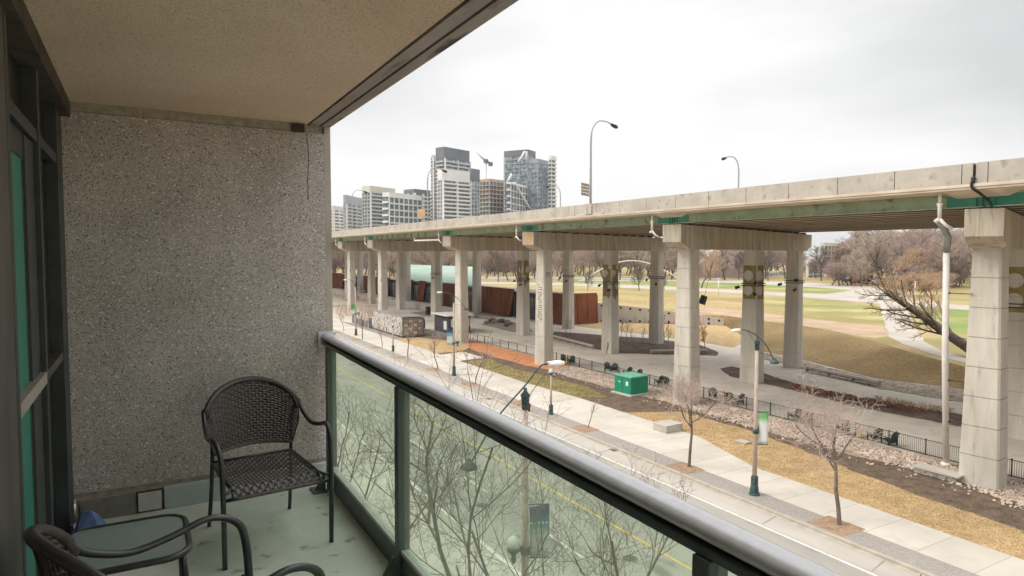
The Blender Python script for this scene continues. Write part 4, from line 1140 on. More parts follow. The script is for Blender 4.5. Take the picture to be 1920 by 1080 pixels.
# ---- highway lamps
def hwlamp(x, y, zb, side, label, hgt=8.0, sign=None):
    t = empty('highway_lamp', (x, y, zb), label=label, cat='street lamp', group='lamps on the elevated highway')
    b = MB(); b.tube(curve([(0,0,0),(0,0,hgt*0.45),(0.02*side,0,hgt*0.80),(0.35*side,0,hgt*0.93),(1.0*side,0,hgt*0.995),(1.9*side,0,hgt*0.995),(2.4*side,0,hgt*0.975)],5), [0.12]*5+[0.10]*6+[0.08]*6+[0.07]*14, 8); b.build('pole', M['galv'], t)
    b = MB(); b.tube([(2.3*side,0,hgt*0.98),(2.6*side,0,hgt*0.962),(3.0*side,0,hgt*0.948),(3.2*side,0,hgt*0.94)], [0.07,0.17,0.20,0.08], 8); b.build('lamp_head', M['black'], t)
    return t
tall = atx(1105, 378, XD)
b_ = hwlamp(XD+0.15, tall.y, 17.77+dz(tall.y), 1, 'tallest highway lamp with a slatted sign on its pole, arm curving right')
b = MB(); b.box(-0.3,-0.5,-1.0,-0.152,0.5,0.02); b.build('pedestal', M['parapet'], b_)
hwlamp(XF-0.15, 61.5, 17.77+dz(61), -1, 'highway lamp on the far parapet, arm curving left over the deck')
hwlamp(XD+0.15, 92.2, 17.77+dz(92), 1, 'highway lamp in front of the dark apartment tower')
hwlamp(XD+0.15, 132.4, 17.77+dz(132), 1, 'far highway lamp near the balcony wall')
hwlamp(XF-0.15, 104.0, 17.77+dz(104), -1, 'thin highway lamp right of the tower with white diagonals')
sg = empty('highway_sign', (XD+0.05, tall.y+0.15, 18.6), label='back of a slatted brown sign fixed to the tallest highway lamp', cat='sign')
b = MB()
for k in range(4): b.box(-1.75, -0.02, 0.06+0.30*k, -0.02, 0.02, 0.30+0.30*k)
b.build('sign_back', mat('sign_back_brown', (0.20,0.16,0.10), (0.32,0.27,0.18), 4, 0.8), sg)
b = MB()
for x in (-1.6,-0.9,-0.15): b.box(x,-0.05,0.0,x+0.06,-0.021,1.28)
b.build('sign_frame', M['wood'], sg)
sg.rotation_euler = (0,0,R(30))
sg2 = empty('highway_sign', (XD-0.1, 92.6, 18.55), label='orange and cream sign on the highway in front of the white grid building', cat='sign')
b = MB(); b.box(-1.6,-0.03,0,0.0,0.03,0.75); b.build('lower_panel', mat('cream_sign', (0.55,0.42,0.26),(0.66,0.52,0.33),1,0.8), sg2)
b = MB(); b.box(-1.6,-0.03,0.752,0.0,0.03,1.35); b.build('upper_panel', mat('orange_sign', (0.66,0.40,0.25),(0.74,0.48,0.32),1,0.8), sg2)
sg2.rotation_euler = (0,0,R(25))

# ================================================================== FENCE, FURNITURE, STREET LAMPS
fn = empty('metal_fence', (43.9, 40, 0.05), label='long low black metal picket fence between the stone bank and the trail', cat='fence')
FX = 43.8
b = MB(fn.location); b.box(FX-0.12,-40,0.0,FX+0.12,96,0.14); b.build('concrete_footing', M['kerb'], fn)
y = -20.0; pcount = 0
while y < 95:
    big = y < 62
    b = MB(fn.location)
    yy = y+0.10
    if big:
        while yy < y+2.40-0.05: b.box(FX-0.008,yy,0.22,FX+0.008,yy+0.018,1.12); yy += 0.12
    else:
        while yy < y+2.40-0.05: b.box(FX-0.006,yy,0.22,FX+0.006,yy+0.012,1.12); yy += 0.30
    b.box(FX-0.02,y+0.032,1.121,FX+0.02,y+2.368,1.155); b.box(FX-0.02,y+0.032,0.18,FX+0.02,y+2.368,0.219)
    b.build('fence_panel', M['black'], fn)
    b = MB(fn.location); b.box(FX-0.03,y-0.03,0.141,FX+0.03,y+0.03,1.22); b.build('fence_post', M['black'], fn)
    y += 2.40

# adirondack style lounge chairs along the trail side of the fence
def make_lounge():
    t = empty('lounge_chair', (0,0,0))
    def leg(x, y, h, nm='leg'):
        b = MB(); b.box(x-0.03,y-0.03,0,x+0.03,y+0.03,h); b.build(nm, M['adirondack'], t)
    for s in (-1,1): leg(s*0.32,-0.35,0.55); leg(s*0.32,0.30,0.45)
    b = MB()
    for k in range(5): b.add([(-0.30,-0.38+0.14*k,0.36-0.035*k),(0.30,-0.38+0.14*k,0.36-0.035*k),(0.30,-0.26+0.14*k,0.33-0.035*k),(-0.30,-0.26+0.14*k,0.33-0.035*k),
                              (-0.30,-0.38+0.14*k,0.38-0.035*k),(0.30,-0.38+0.14*k,0.38-0.035*k),(0.30,-0.26+0.14*k,0.35-0.035*k),(-0.30,-0.26+0.14*k,0.35-0.035*k)],
                             [(0,3,2,1),(4,5,6,7),(0,1,5,4),(1,2,6,5),(2,3,7,6),(3,0,4,7)])
    b.build('seat', M['adirondack'], t)
    b = MB()
    for k in range(5):
        x = -0.30+0.125*k; h = 0.95 + 0.06*(2-abs(k-2))
        b.hexa([(x,0.22,0.2),(x+0.105,0.22,0.2),(x+0.105,0.245,0.2),(x,0.245,0.2)], [(x,0.50,h),(x+0.105,0.50,h),(x+0.105,0.525,h),(x,0.525,h)])
    b.build('backrest', M['adirondack'], t)
    for s in (-1,1):
        b = MB(); b.box(s*0.36-0.07,-0.42,0.552,s*0.36+0.07,0.36,0.58); b.build('armrest', M['adirondack'], t)
    return t
lc0 = None
lpix = [(1058,678,'west of the graffiti pier, left of the first amber table'),(1072,681,'right of the first amber table'),(1140,694,'left one of the pair behind the green box'),(1152,696,'right one of the pair behind the green box'),
        (1177,704,'just behind the green utility box'),(1196,708,'right of the amber table behind the green utility box'),(1236,721,'left one of the pair next to the second nearest pier'),(1248,723,'right one of the pair next to the second nearest pier'),
        (1336,745,'left of the amber table near the tall lamp'),(1366,754,'middle of the row near the tall lamp'),(1384,757,'right end of the row near the tall lamp'),(1490,787,'left one of the pair behind the bare sidewalk tree'),(1512,794,'right one of the pair behind the bare sidewalk tree'),
        (1580,812,'alone behind the crown of the bare sidewalk tree'),(1640,826,'right of the last amber table'),(1668,833,'last one before the white drain pipe')]
for x, y, d in lpix:
    p = at(x, y, 0.05)
    if lc0 is None: lc0 = make_lounge(); o = lc0
    else: o = copy_tree(lc0)
    o.location = (max(p.x, 44.4), p.y*max(p.x,44.4)/p.x, 0.02); o.rotation_euler = (0,0,R(150)+random.uniform(-0.4,0.4))
    tag(o, 'dark green lounge chair ' + d, 'lounge chair', 'lounge chairs along the fence')
t0 = None
for x, y, d in [(1065,680,'between the first pair of chairs from the left'),(1186,706,'behind the green utility box'),(1352,750,'near the tall street lamp'),(1612,818,'behind the bare sidewalk tree')]:
    p = at(x, y, 0.05)
    if t0 is None:
        t0 = empty('amber_table', (0,0,0)); o = t0
        b = MB(); b.lathe((0,0,0.42), [(0.30,0),(0.30,0.04)], 14); b.build('table_top', M['yellow'], t0)
        b = MB(); b.lathe((0,0,0), [(0.24,0),(0.20,0.03),(0.17,0.41)], 10); b.build('pedestal', M['yellow'], t0)
    else: o = copy_tree(t0)
    o.location = (max(p.x,44.5), p.y*max(p.x,44.5)/p.x, 0.02)
    tag(o, 'small amber yellow table among lounge chairs ' + d, 'table', 'amber tables along the fence')

# street lamps of the tall kind
def make_lamp(side, label, hi=(1.62,8.98), lo=(1.42,7.05)):
    """side = -1: the long arm points towards the street at -x"""
    t = empty('street_lamp', (0,0,0), label=label, cat='street lamp', group='tall street lamps')
    b = MB(); b.lathe((0,0,0), [(0.30,0),(0.30,0.06),(0.24,0.10),(0.21,0.45),(0.19,0.50),(0.19,0.95),(0.15,1.05)], 8, False); b.build('base', M['lampgreen'], t)
    b = MB(); b.tube([(0,0,1.0),(0,0,4.0),(0,0,8.25)], [0.125,0.11,0.085], 12); b.build('pole', M['lamppole'], t)
    b = MB(); b.lathe((0,0,8.2), [(0.12,-0.2),(0.13,0),(0.16,0.08),(0.06,0.2),(0.05,0.3)], 10); b.tube([(0,0,8.15),(0,0,7.85)],0.12,8); b.build('finial', M['lampgreen'], t)
    s = side
    pts = curve([(s*(hi[0]-0.27),0,hi[1]+0.02),(s*hi[0]*0.46,0,hi[1]-0.05),(0,0,8.58),(-s*lo[0]*0.53,0,(8.58+lo[1])/2+0.2),(-s*(lo[0]-0.07),0,lo[1]+0.15)], 6)
    b = MB(); b.tube(pts, 0.028, 8); b.tube([(-s*0.12,0,lo[1]+0.65),(-s*(lo[0]-0.27),0,lo[1]+0.4)], 0.012, 5); b.tube([(s*0.1,0,8.2),(s*0.75,0,8.9)], 0.012, 5); b.build('arm', M['lampgreen'], t)
    b = MB(); b.ball((s*hi[0],0,hi[1]), 0.34, 0.15, 0.10, 12, 6); b.box(s*(hi[0]-0.24)-0.06,-0.06,hi[1]-0.05,s*(hi[0]-0.24)+0.06,0.06,hi[1]+0.08); b.build('lamp_head', M['white'], t)
    b = MB(); b.lathe((-s*lo[0],0,lo[1]), [(0.04,0.28),(0.10,0.18),(0.24,0.05),(0.26,-0.02),(0.18,-0.06)][::-1], 14); b.build('lamp_shade', M['lampgreen'], t)
    # acorn lantern on a bracket halfway up, on the sidewalk side
    a = -s*0.42
    b = MB(); b.tube([(0,0,3.55),(a,0,3.45)], 0.03, 6); b.lathe((a,0,3.45), [(0.05,-0.28),(0.09,-0.16),(0.07,-0.04),(0.19,0.10),(0.22,0.22)], 12); b.lathe((0,0,3.45), [(0.15,-0.1),(0.16,0.15)], 10); b.build('lantern_bracket', M['lampgreen'], t)
    b = MB(); b.lathe((a,0,3.66), [(0.205,0.0),(0.225,0.08),(0.18,0.24),(0.08,0.32),(0.02,0.36)], 14); b.build('lantern_globe', M['lampglass'], t)
    return t
def banner_mat(name, stops, zlo=3.3, zhi=5.0):
    mt = bpy.data.materials.new(name); mt.use_nodes = True
    n = mt.node_tree; L = n.links; bb = n.nodes['Principled BSDF']; bb.inputs['Roughness'].default_value = 0.8
    t = n.nodes.new('ShaderNodeTexCoord'); sx = n.nodes.new('ShaderNodeSeparateXYZ'); L.new(t.outputs['Object'], sx.inputs[0])
    mr = n.nodes.new('ShaderNodeMapRange'); mr.inputs[1].default_value = 3.3; mr.inputs[2].default_value = 5.0
    L.new(sx.outputs[2], mr.inputs[0])
    cr = n.nodes.new('ShaderNodeValToRGB'); e = cr.color_ramp.elements
    mr.inputs[1].default_value = zlo; mr.inputs[2].default_value = zhi
    e[0].position = stops[0][0]; e[0].color = (*stops[0][1],1); e[1].position = stops[1][0]; e[1].color = (*stops[1][1],1)
    for p, c in stops[2:]: q = e.new(p); q.color = (*c,1)
    L.new(mr.outputs[0], cr.inputs[0]); L.new(cr.outputs[0], bb.inputs['Base Color'])
    return mt
M['bluebanner'] = banner_mat('blue_fade_banner', [(0.0,(0.62,0.66,0.60)),(0.50,(0.60,0.66,0.62)),(0.66,(0.10,0.33,0.34)),(0.84,(0.03,0.16,0.20)),(0.92,(0.05,0.05,0.16))])
M['greenbanner'] = banner_mat('white_banner_green_top', [(0.0,(0.66,0.66,0.62)),(0.70,(0.68,0.70,0.64)),(0.86,(0.18,0.45,0.16)),(0.95,(0.12,0.36,0.12))], 2.6, 4.5)
def add_banner(t, dirx, diry, mt, label, z0=3.35, z1=5.0, w=0.62):
    """a banner on two short rods, hanging beside the pole: an object of its own"""
    o = empty('banner', tuple(t.location), label=label, cat='banner', group='banners on the street lamps')
    d = Vector((dirx, diry, 0)).normalized(); nn = Vector((-d.y, d.x, 0))
    b = MB()
    K = 8
    vs = []
    for k in range(K+1):
        z = z0 + (z1-z0)*k/K
        for q in range(5):
            u = 0.14 + w*q/4; off = 0.05*math.sin(q*1.3+k*0.5)
            vs.append(tuple(d*u + nn*off) [:2] + (z + (0.10*(q/4)),))
    fs = [(k*5+q, k*5+q+1, (k+1)*5+q+1, (k+1)*5+q) for k in range(K) for q in range(4)]
    b.add(vs, fs, True); cl = b.build('banner_cloth', mt, o)
    so = cl.modifiers.new('thick', 'SOLIDIFY'); so.thickness = 0.006
    for z in (z0-0.01, z1+0.05):
        b = MB(); b.tube([tuple(d*0.08)[:2]+(z,), tuple(d*(0.16+w))[:2]+(z+0.08,)], 0.018, 6); b.build('banner_rod', M['lampgreen'], o)
    return o, d
def banner_marks(o, d, mt, z, n, r, w=0.62):
    nn = Vector((-d.y, d.x, 0))
    b = MB()
    for s_ in (-1, 1):
        for k in range(n):
            u = 0.22 + (w-0.14)*k/(n-1); c = d*u + nn*(0.062*s_)
            P = [tuple(c + d*(r*math.cos(a)))[:2] + (z+0.1*(u/w)+r*1.2*math.sin(a),) for a in [2*PI*q/8 for q in range(8)]]
            b.add(P, [tuple(range(8))])
    b.build('banner_marks', mt, o)
for (x, y, s, lab, bl, bm, bd) in [
        (28.5, 23.84, -1, 'tall street lamp in front of the second nearest pier with a white banner', 'white banner with a green top on the tall street lamp at the right', 'greenbanner', (0.55,-0.8)),
        (29.0, 63.9, -1, 'tall street lamp before the kiosk with a blue and white banner', 'blue and white banner on the street lamp in front of the kiosk', 'bluebanner', (-0.9,0.2)),
        (30.0, 104.2, -1, 'farthest tall street lamp with a green topped banner by the balcony wall', 'green topped white banner on the farthest street lamp', 'greenbanner', (-0.9,0.2)),
        (10.35, 17.45, 1, 'nearest tall street lamp rising behind the railing glass, its white head above the handrail', 'blue fading to white banner seen through the railing glass', 'bluebanner', (0.75,-0.65))]:
    t = make_lamp(s, lab, *(((1.15,9.15),(1.95,6.35)) if x < 20 else ())); t.location = (x, y, 0.12)
    if x < 20: t.scale = (1,1,1.03)
    o, d = add_banner(t, bd[0], bd[1], M[bm], bl, *((2.75, 4.45, 0.5) if 20 < y < 30 else ()))
    if bm == 'bluebanner': banner_marks(o, d, M['white'], 4.45, 5, 0.035); 
# short pedestrian lamps
pl0 = None
for x, y, lab in [(28.7,44.3,'short pedestrian lamp below the white street lamp head'),(29.3,84.3,'short pedestrian lamp in front of the graffiti container')]:
    if pl0 is None:
        pl0 = empty('pedestrian_lamp', (0,0,0)); o = pl0
        b = MB(); b.lathe((0,0,0), [(0.24,0),(0.24,0.06),(0.18,0.10),(0.17,0.75),(0.11,0.82)], 8, False); b.build('base', M['lampgreen'], pl0)
        b = MB(); b.tube([(0,0,0.8),(0,0,3.2)], [0.09,0.07], 10); b.build('pole', M['lamppole'], pl0)
        b = MB(); b.lathe((0,0,3.2), [(0.08,0),(0.16,0.12),(0.20,0.2)], 10); b.build('lamp_collar', M['lampgreen'], pl0)
        b = MB(); b.lathe((0,0,3.4), [(0.19,0.0),(0.21,0.10),(0.16,0.25),(0.05,0.33)], 12); b.build('lantern_globe', M['lampglass'], pl0)
    else: o = copy_tree(pl0)
    o.location = (x, y, 0.12); tag(o, lab, 'street lamp', 'short pedestrian lamps')
hy = empty('standpipe', (28.0, 37.6, 0.12), label='small dark hydrant post on the paver strip near the railing', cat='hydrant')
hy.location = tuple(at(992, 771, 0.12))
b = MB(); b.lathe((0,0,0), [(0.12,0),(0.10,0.05),(0.09,0.5),(0.12,0.55),(0.06,0.68)], 10); b.tube([(-0.17,0,0.42),(0.17,0,0.42)],0.05,8); b.build('body', M['black'], hy)

# green utility box on its pad
ub = empty('utility_box', (39.9, 47.75, 0.1), rz=R(4), label='green metal utility box on a pale concrete pad beside the sidewalk', cat='utility box')
b = MB(); b.box(-1.35,-1.35,-0.05,1.35,1.35,0.10); b.build('pad', M['path'], ub, bevel=0.02)
b = MB(); b.box(-1.1,-1.1,0.101,1.1,1.1,1.62); b.build('cabinet', M['utility'], ub, bevel=0.02)
b = MB(); b.box(-1.16,-1.16,1.622,1.16,1.16,1.74); b.build('lid', mat('pale_green_lid', (0.14,0.42,0.28),(0.20,0.50,0.34),2,0.5), ub, bevel=0.03)
b = MB(); b.box(-1.112,-0.02,0.15,-1.1008,0.0,1.58); b.build('door_gap', M['black'], ub)
b = MB(); b.box(-1.12,-0.75,0.85,-1.1009,-0.45,1.25); b.build('notice', M['white'], ub)
b = MB(); b.box(-1.12,0.35,1.05,-1.1009,0.5,1.2); b.build('small_notice', M['white'], ub)
# concrete block and hatch on the sidewalk
cb = empty('concrete_block', (33.6, 36.0, 0.12), rz=R(3), label='low cream concrete block on the sidewalk at the corner of the dry grass', cat='concrete block')
b = MB(); b.rbox((0,0,0.001), 1.7, 1.35, 0.5, 0, 1, 1); b.build('block', M['parapet'], cb, bevel=0.03)
b = MB(); b.rbox((0,0,0.502), 1.72, 1.37, 0.05, 0, 1, 1); b.build('block_top', M['path'], cb, bevel=0.015)
ht = empty('hatch_cover', tuple(at(1393, 829, 0.09)), rz=R(5), label='small pale hatch cover lying in the dark soil by the tall street lamp', cat='hatch cover')
b = MB(); b.rbox((0,0,0), 0.75, 0.95, 0.07); b.build('frame', M['kerb'], ht); b = MB(); b.rbox((0,0,0.071), 0.6, 0.8, 0.02); b.build('lid', M['path'], ht)
hb = empty('concrete_bench', tuple(at(1760, 893, 0.1)), rz=R(3), label='low pale concrete ledge left of the nearest pier', cat='ledge')
b = MB(); b.rbox((0,0,0.0), 0.9, 2.3, 0.30, 0); b.build('base', M['gravel'], hb); b = MB(); b.rbox((0,0,0.301), 1.0, 2.5, 0.10, 0); b.build('top_slab', M['path'], hb)
# long benches on the trail
def longbench(p0, p1, label, h=0.5):
    a, c = at(*p0, 0.05), at(*p1, 0.05); d = c-a; L_ = d.length; rz = math.atan2(d.y, d.x)
    t = empty('trail_bench', tuple((a+c)/2), rz=rz, label=label, cat='bench')
    b = MB(); b.box(-L_/2,-0.22,h,L_/2,0.22,h+0.07); b.box(-L_/2,-0.21,h-0.12,L_/2,-0.17,h-0.01); b.build('seat', M['path'], t)
    b = MB()
    for k in range(3): b.box(-L_/2,0.225,h-0.05-0.16*k,L_/2,0.26,h+0.07-0.16*k)
    b.build('back_boards', M['wood'], t)
    n = max(2, int(L_/2.5))
    for k in range(n+1):
        x = -L_/2+0.1 + (L_-0.2)*k/n
        b = MB(); b.box(x-0.04,-0.16,0,x+0.04,0.20,h-0.001); b.build('leg', M['wood'], t)
longbench((1036,635),(1112,655),'long timber bench on the trail left of the walking person')
longbench((1220,664),(1325,663),'pale bench behind the second nearest pier')
longbench((1512,696),(1648,725),'long bench along the foot of the brown grass bank')
longbench((930,600),(880,594),'low pale bench on the plaza near the rusty building', 0.4)

# tree pits
for k, y in enumerate((19.1,29.0,39.4,49.0,58.7,68.5,78.6,89.0,99.0,110.0)):
    b = MB(); b.box(27.75, y-0.95, 0.10, 29.0+(0.4 if k == 0 else 0.2), y+0.95, 0.128); b.build('tree_pit', M['pitdirt'], kind='structure')

# ================================================================== LEFT PLAZA
ct_ = empty('graffiti_container', (37.6, 105.3, 0), label='long low container covered in pale graffiti between the sidewalk and the plaza', cat='container')
M['grafpale'] = mat('pale_graffiti_wrap', (0.36,0.33,0.29), (0.62,0.57,0.50), 1.6, 0.8, c3=(0.12,0.11,0.12), s3=2.6, f3=(0.56,0.60))
M['slate'] = mat('slate_cladding', (0.045,0.045,0.05), (0.10,0.10,0.11), 2, 0.7)
off = ct_.location
def pp(t, nm, x0,y0,z0,x1,y1,z1, mt, bev=0.0):
    b = MB(t.location); b.box(x0,y0,z0,x1,y1,z1); return b.build(nm, mt, t, bevel=bev)
pp(ct_, 'front_wall', 35.5, 98.0, 0.25, 35.65, 112.4, 3.2, M['grafpale'])
pp(ct_, 'end_wall', 35.652, 98.0, 0.25, 39.3, 98.15, 3.1, M['graf'])
pp(ct_, 'body', 35.66, 98.16, 0.2, 39.3, 112.3, 3.0, M['slate'])
pp(ct_, 'roof', 35.5, 98.0, 3.202, 39.4, 112.4, 3.32, M['tarmac'])
pp(ct_, 'skid', 35.7, 98.2, 0.03, 39.1, 112.2, 0.199, M['black'])
for k in range(4):
    for q in range(4):
        b = MB(off); b.box(35.9+0.8*k, 97.975, 0.5+0.62*q, 36.5+0.8*k, 97.998, 0.95+0.62*q); b.build('shelf_box', M['pitdirt'] if (k+q) % 2 else M['grafpale'], ct_)
vn = empty('parked_van', (41.2, 107.5, 0.02), rz=R(96), label='dark parked van roof showing behind the graffiti container', cat='van')
b = MB()
side = [(-2.4,0.5),(-2.4,1.5),(-2.2,2.1),(-1.9,2.25),(1.2,2.25),(1.6,2.05),(2.1,1.35),(2.55,1.15),(2.6,0.5)]
vs = [(x,-0.95,z) for x,z in side] + [(x,0.95,z) for x,z in side]; n = len(side)
b.add(vs, [tuple(range(n-1,-1,-1))[::-1], tuple(range(n,2*n))[::-1]] + [(k,(k+1)%n,n+(k+1)%n,n+k)[::-1] for k in range(n)])
b.build('body', M['navy'], vn, bevel=0.06)
b = MB(); b.hexa([(1.52,-0.85,2.06),(2.06,-0.85,1.40),(2.06,0.85,1.40),(1.52,0.85,2.06)], [(1.58,-0.85,2.09),(2.12,-0.85,1.44),(2.12,0.85,1.44),(1.58,0.85,2.09)]); b.build('windscreen', M['glassdark'], vn)
for x in (-1.6,1.7):
    for s in (-0.9,0.9):
        b = MB(); b.tube([(x,s-0.1,0.36),(x,s+0.1,0.36)], 0.36, 16); b.build('wheel', M['black'], vn)
ks = empty('kiosk', (46.2, 102.6, 0), rz=0, label='small dark kiosk with a white roof and a white counter panel on the plaza', cat='kiosk')
pp(ks, 'body', 44.2, 99.5, 0.03, 48.2, 105.5, 2.9, M['slate'], 0.03)
pp(ks, 'roof', 43.7, 99.0, 2.902, 48.7, 106.0, 3.08, M['white'], 0.03)
pp(ks, 'counter_panel', 44.6, 99.44, 1.1, 48.0, 99.498, 2.4, M['white'])
pp(ks, 'side_notice', 44.14, 100.2, 0.6, 44.198, 101.4, 2.0, M['white'])
pf = empty('picket_barrier', (35.2, 118.5, 0), label='dark mesh barrier panels with white sheets left of the graffiti container', cat='barrier')
for k in range(6):
    y = 112.8+2.1*k
    pp(pf, 'panel', 35.3, y, 0.1, 35.36, y+1.9, 1.9, M['slate'] if k % 2 == 0 else M['graf'])
    pp(pf, 'post', 35.28, y+1.92, 0.03, 35.38, y+2.08, 2.0, M['white'])
pp(pf, 'white_sheet', 35.24, 115, 1.2, 35.295, 122, 2.6, M['grafpale'])
# boulders in the gravel bed
for k, (x, y, s_) in enumerate([(912,607,0.5),(922,604,0.7),(926,606,0.45),(941,605,0.7),(952,606,0.6),(948,612,0.5),(956,609,0.55),(935,603,0.4)]):
    p = at(x, y, 0.05)
    b = MB(); b.ball((0,0,s_*0.5), s_*1.1, s_*0.9, s_*0.7, 8, 5, 0.22)
    o = b.build('boulder', M['bark'] if k % 2 else M['gravel']); o.location = p; tag(o, 'dark boulder in the gravel bed on the plaza', 'boulder', 'boulders in the gravel bed')
# litter bins by columns
bn = empty('litter_bin', tuple(at(804, 590, 0)), label='squat dark box at the foot of a column behind the kiosk', cat='bin')
b = MB(); b.rbox((0,0,0), 1.2, 1.2, 1.7, 0, 0.95, 0.95); b.build('body', M['black'], bn, bevel=0.04); b = MB(); b.rbox((0,0,1.702), 1.2, 1.2, 0.08); b.build('lid', M['slate'], bn)

# ---- weathering steel visitor building
vb = empty('visitor_building', (70, 160, 0), label='long low building clad in leaning rusty steel panels under the highway', cat='building')
vo = vb.location
b = MB(vo); b.box(69.5, 101, 0.02, 76, 290, 5.2); b.build('wall', M['slate'], vb)
b = MB(vo); b.hexa([(69.0,140,5.42),(96,195,8.9),(96,262,8.9),(69.0,190,5.42)], [(69.0,140,5.7),(96,195,9.3),(96,262,9.3),(69.0,190,5.7)]); b.build('roof', mat('pale_green_roof', (0.27,0.35,0.29),(0.34,0.42,0.36),0.1,0.9), vb)
b = MB(vo); b.box(69.2, 101.2, 5.22, 76.2, 289, 5.4); b.build('roof', M['tarmac'], vb)
y = 101.5; k = 0
gaps = {1, 2, 3, 8, 9, 12, 13, 15, 18, 19, 23, 27, 30}
while y < 280:
    if k not in gaps:
        lean = 0.9
        b = MB(vo); h = 5.9
        for q in range(3):
            y0_ = y + q*1.62; y1_ = y0_ + 1.56
            b.hexa([(67.9,y0_,0.02),(68.0+0.12,y0_,0.02),(68.12,y1_,0.02),(67.9,y1_,0.02)],
                   [(68.6,y0_-lean,h),(68.75,y0_-lean,h),(68.75,y1_-lean,h),(68.6,y1_-lean,h)])
        b.build('rust_panel', M['rust'], vb)
    else:
        pp(vb, 'window', 68.9, y+0.1, 0.4, 69.0, y+4.7, 4.4, M['glassdark'])
        for q in range(4): pp(vb, 'window_frame', 68.8, y+0.1+1.45*q, 0.02, 68.898, y+0.22+1.45*q, 4.6, M['galv'])
    y += 4.95; k += 1
for q in range(3):
    b = MB(vo); x0_ = 68.9+2.4*q
    b.hexa([(x0_,100.75,0.02),(x0_+2.3,100.75,0.02),(x0_+2.3,100.95,0.02),(x0_,100.95,0.02)], [(x0_-0.5,100.6,5.9),(x0_+1.8,100.6,5.9),(x0_+1.8,100.8,5.9),(x0_-0.5,100.8,5.9)])
    b.build('rust_panel', M['rust'], vb)
# ramp wall and raised walkway beside it
rw = empty('raised_walkway', (62, 150, 0), label='long low pale raised walkway in front of the rusty building', cat='walkway')
P0, P1, P2 = at(868,598,0), at(770,577,0), at(630,553,0)
b = MB(rw.location)
for a, c in ((P0,P1),(P1,P2)):
    d = (c-a).normalized(); n_ = Vector((-d.y,d.x,0))*-2.6
    b.hexa([(a.x,a.y,0.02),(c.x,c.y,0.02),(c.x+n_.x,c.y+n_.y,0.02),(a.x+n_.x,a.y+n_.y,0.02)][::-1], [(a.x,a.y,1.15),(c.x,c.y,1.35),(c.x+n_.x,c.y+n_.y,1.35),(a.x+n_.x,a.y+n_.y,1.15)][::-1])
b.build('deck', M['path'], rw)

# ---- white wall of concrete panels with round anchor plates
wl = empty('panel_wall', (80, 98, 0), label='curving white concrete panel wall with rows of round black anchor plates', cat='wall')
Pa, Pb = Vector((72.6,105.8,0)), Vector((93.6,85.8,0))
N = 16
def wallz(t): return 4.25*(1-t)**0.9 + 1.25*t
for k in range(N):
    t0_, t1_ = k/N, (k+1)/N
    a = Pa.lerp(Pb, t0_) ; c = Pa.lerp(Pb, t1_); d = (c-a).normalized(); n_ = Vector((d.y,-d.x,0))  # towards the camera side
    if n_.dot(Vector((0,0,0))-a) < 0: n_ = -n_
    bow = lambda t: n_*(1.6*math.sin(PI*t))
    a = a - bow(t0_); c = c - bow(t1_)
    g = d*0.03
    b = MB(wl.location)
    q0, q1 = a+g, c-g
    back = -n_*0.25
    b.hexa([(q0.x,q0.y,0.02),(q1.x,q1.y,0.02),(q1.x+back.x,q1.y+back.y,0.02),(q0.x+back.x,q0.y+back.y,0.02)],
           [(q0.x,q0.y,wallz(t0_)),(q1.x,q1.y,wallz(t1_)),(q1.x+back.x,q1.y+back.y,wallz(t1_)),(q0.x+back.x,q0.y+back.y,wallz(t0_))])
    b.build('panel', M['path'] if k > 1 else M['capconc'], wl)
    for f_ in (0.18, 0.86):
        zz = wallz((t0_+t1_)/2)
        zc_ = 0.35 if f_ < 0.5 else zz-0.45
        if zz < 1.6 and f_ < 0.5: continue
        m_ = (a+c)/2 + n_*0.02
        b = MB(wl.location)
        P = [(m_.x + d.x*0.21*math.cos(2*PI*j/10), m_.y + d.y*0.21*math.cos(2*PI*j/10), zc_+0.21*math.sin(2*PI*j/10)) for j in range(10)]
        P2 = [(p[0]+n_.x*0.06, p[1]+n_.y*0.06, p[2]) for p in P]
        b.add(P+P2, [tuple(range(10,20)), tuple(range(9,-1,-1))]+[(j,(j+1)%10,10+(j+1)%10,10+j) for j in range(10)])
        b.build('anchor_plate', M['black'], wl)
# thin orange fence on top of the bank behind it
of = empty('orange_fence', (88, 96, ZP), label='thin orange snow fence on the grass behind the white panel wall', cat='fence')
M['orangef'] = mat('orange_netting', (0.62,0.36,0.15),(0.70,0.44,0.20),2,0.9)
Fa, Fb = at(1062,553,2.6), at(1480,590,ZP)
Fa.z = ZP
for k in range(24):
    p = Fa.lerp(Fb, k/23)
    b = MB(of.location); b.tube([(p.x,p.y,ZP),(p.x,p.y,ZP+1.3)], 0.035, 4); b.build('post', M['orangef'], of)
for z in (0.5,0.85,1.2):
    b = MB(of.location); b.tube([(Fa.x,Fa.y,ZP+z),(Fb.x,Fb.y,ZP+z)], 0.022, 4); b.build('wire', M['orangef'], of)

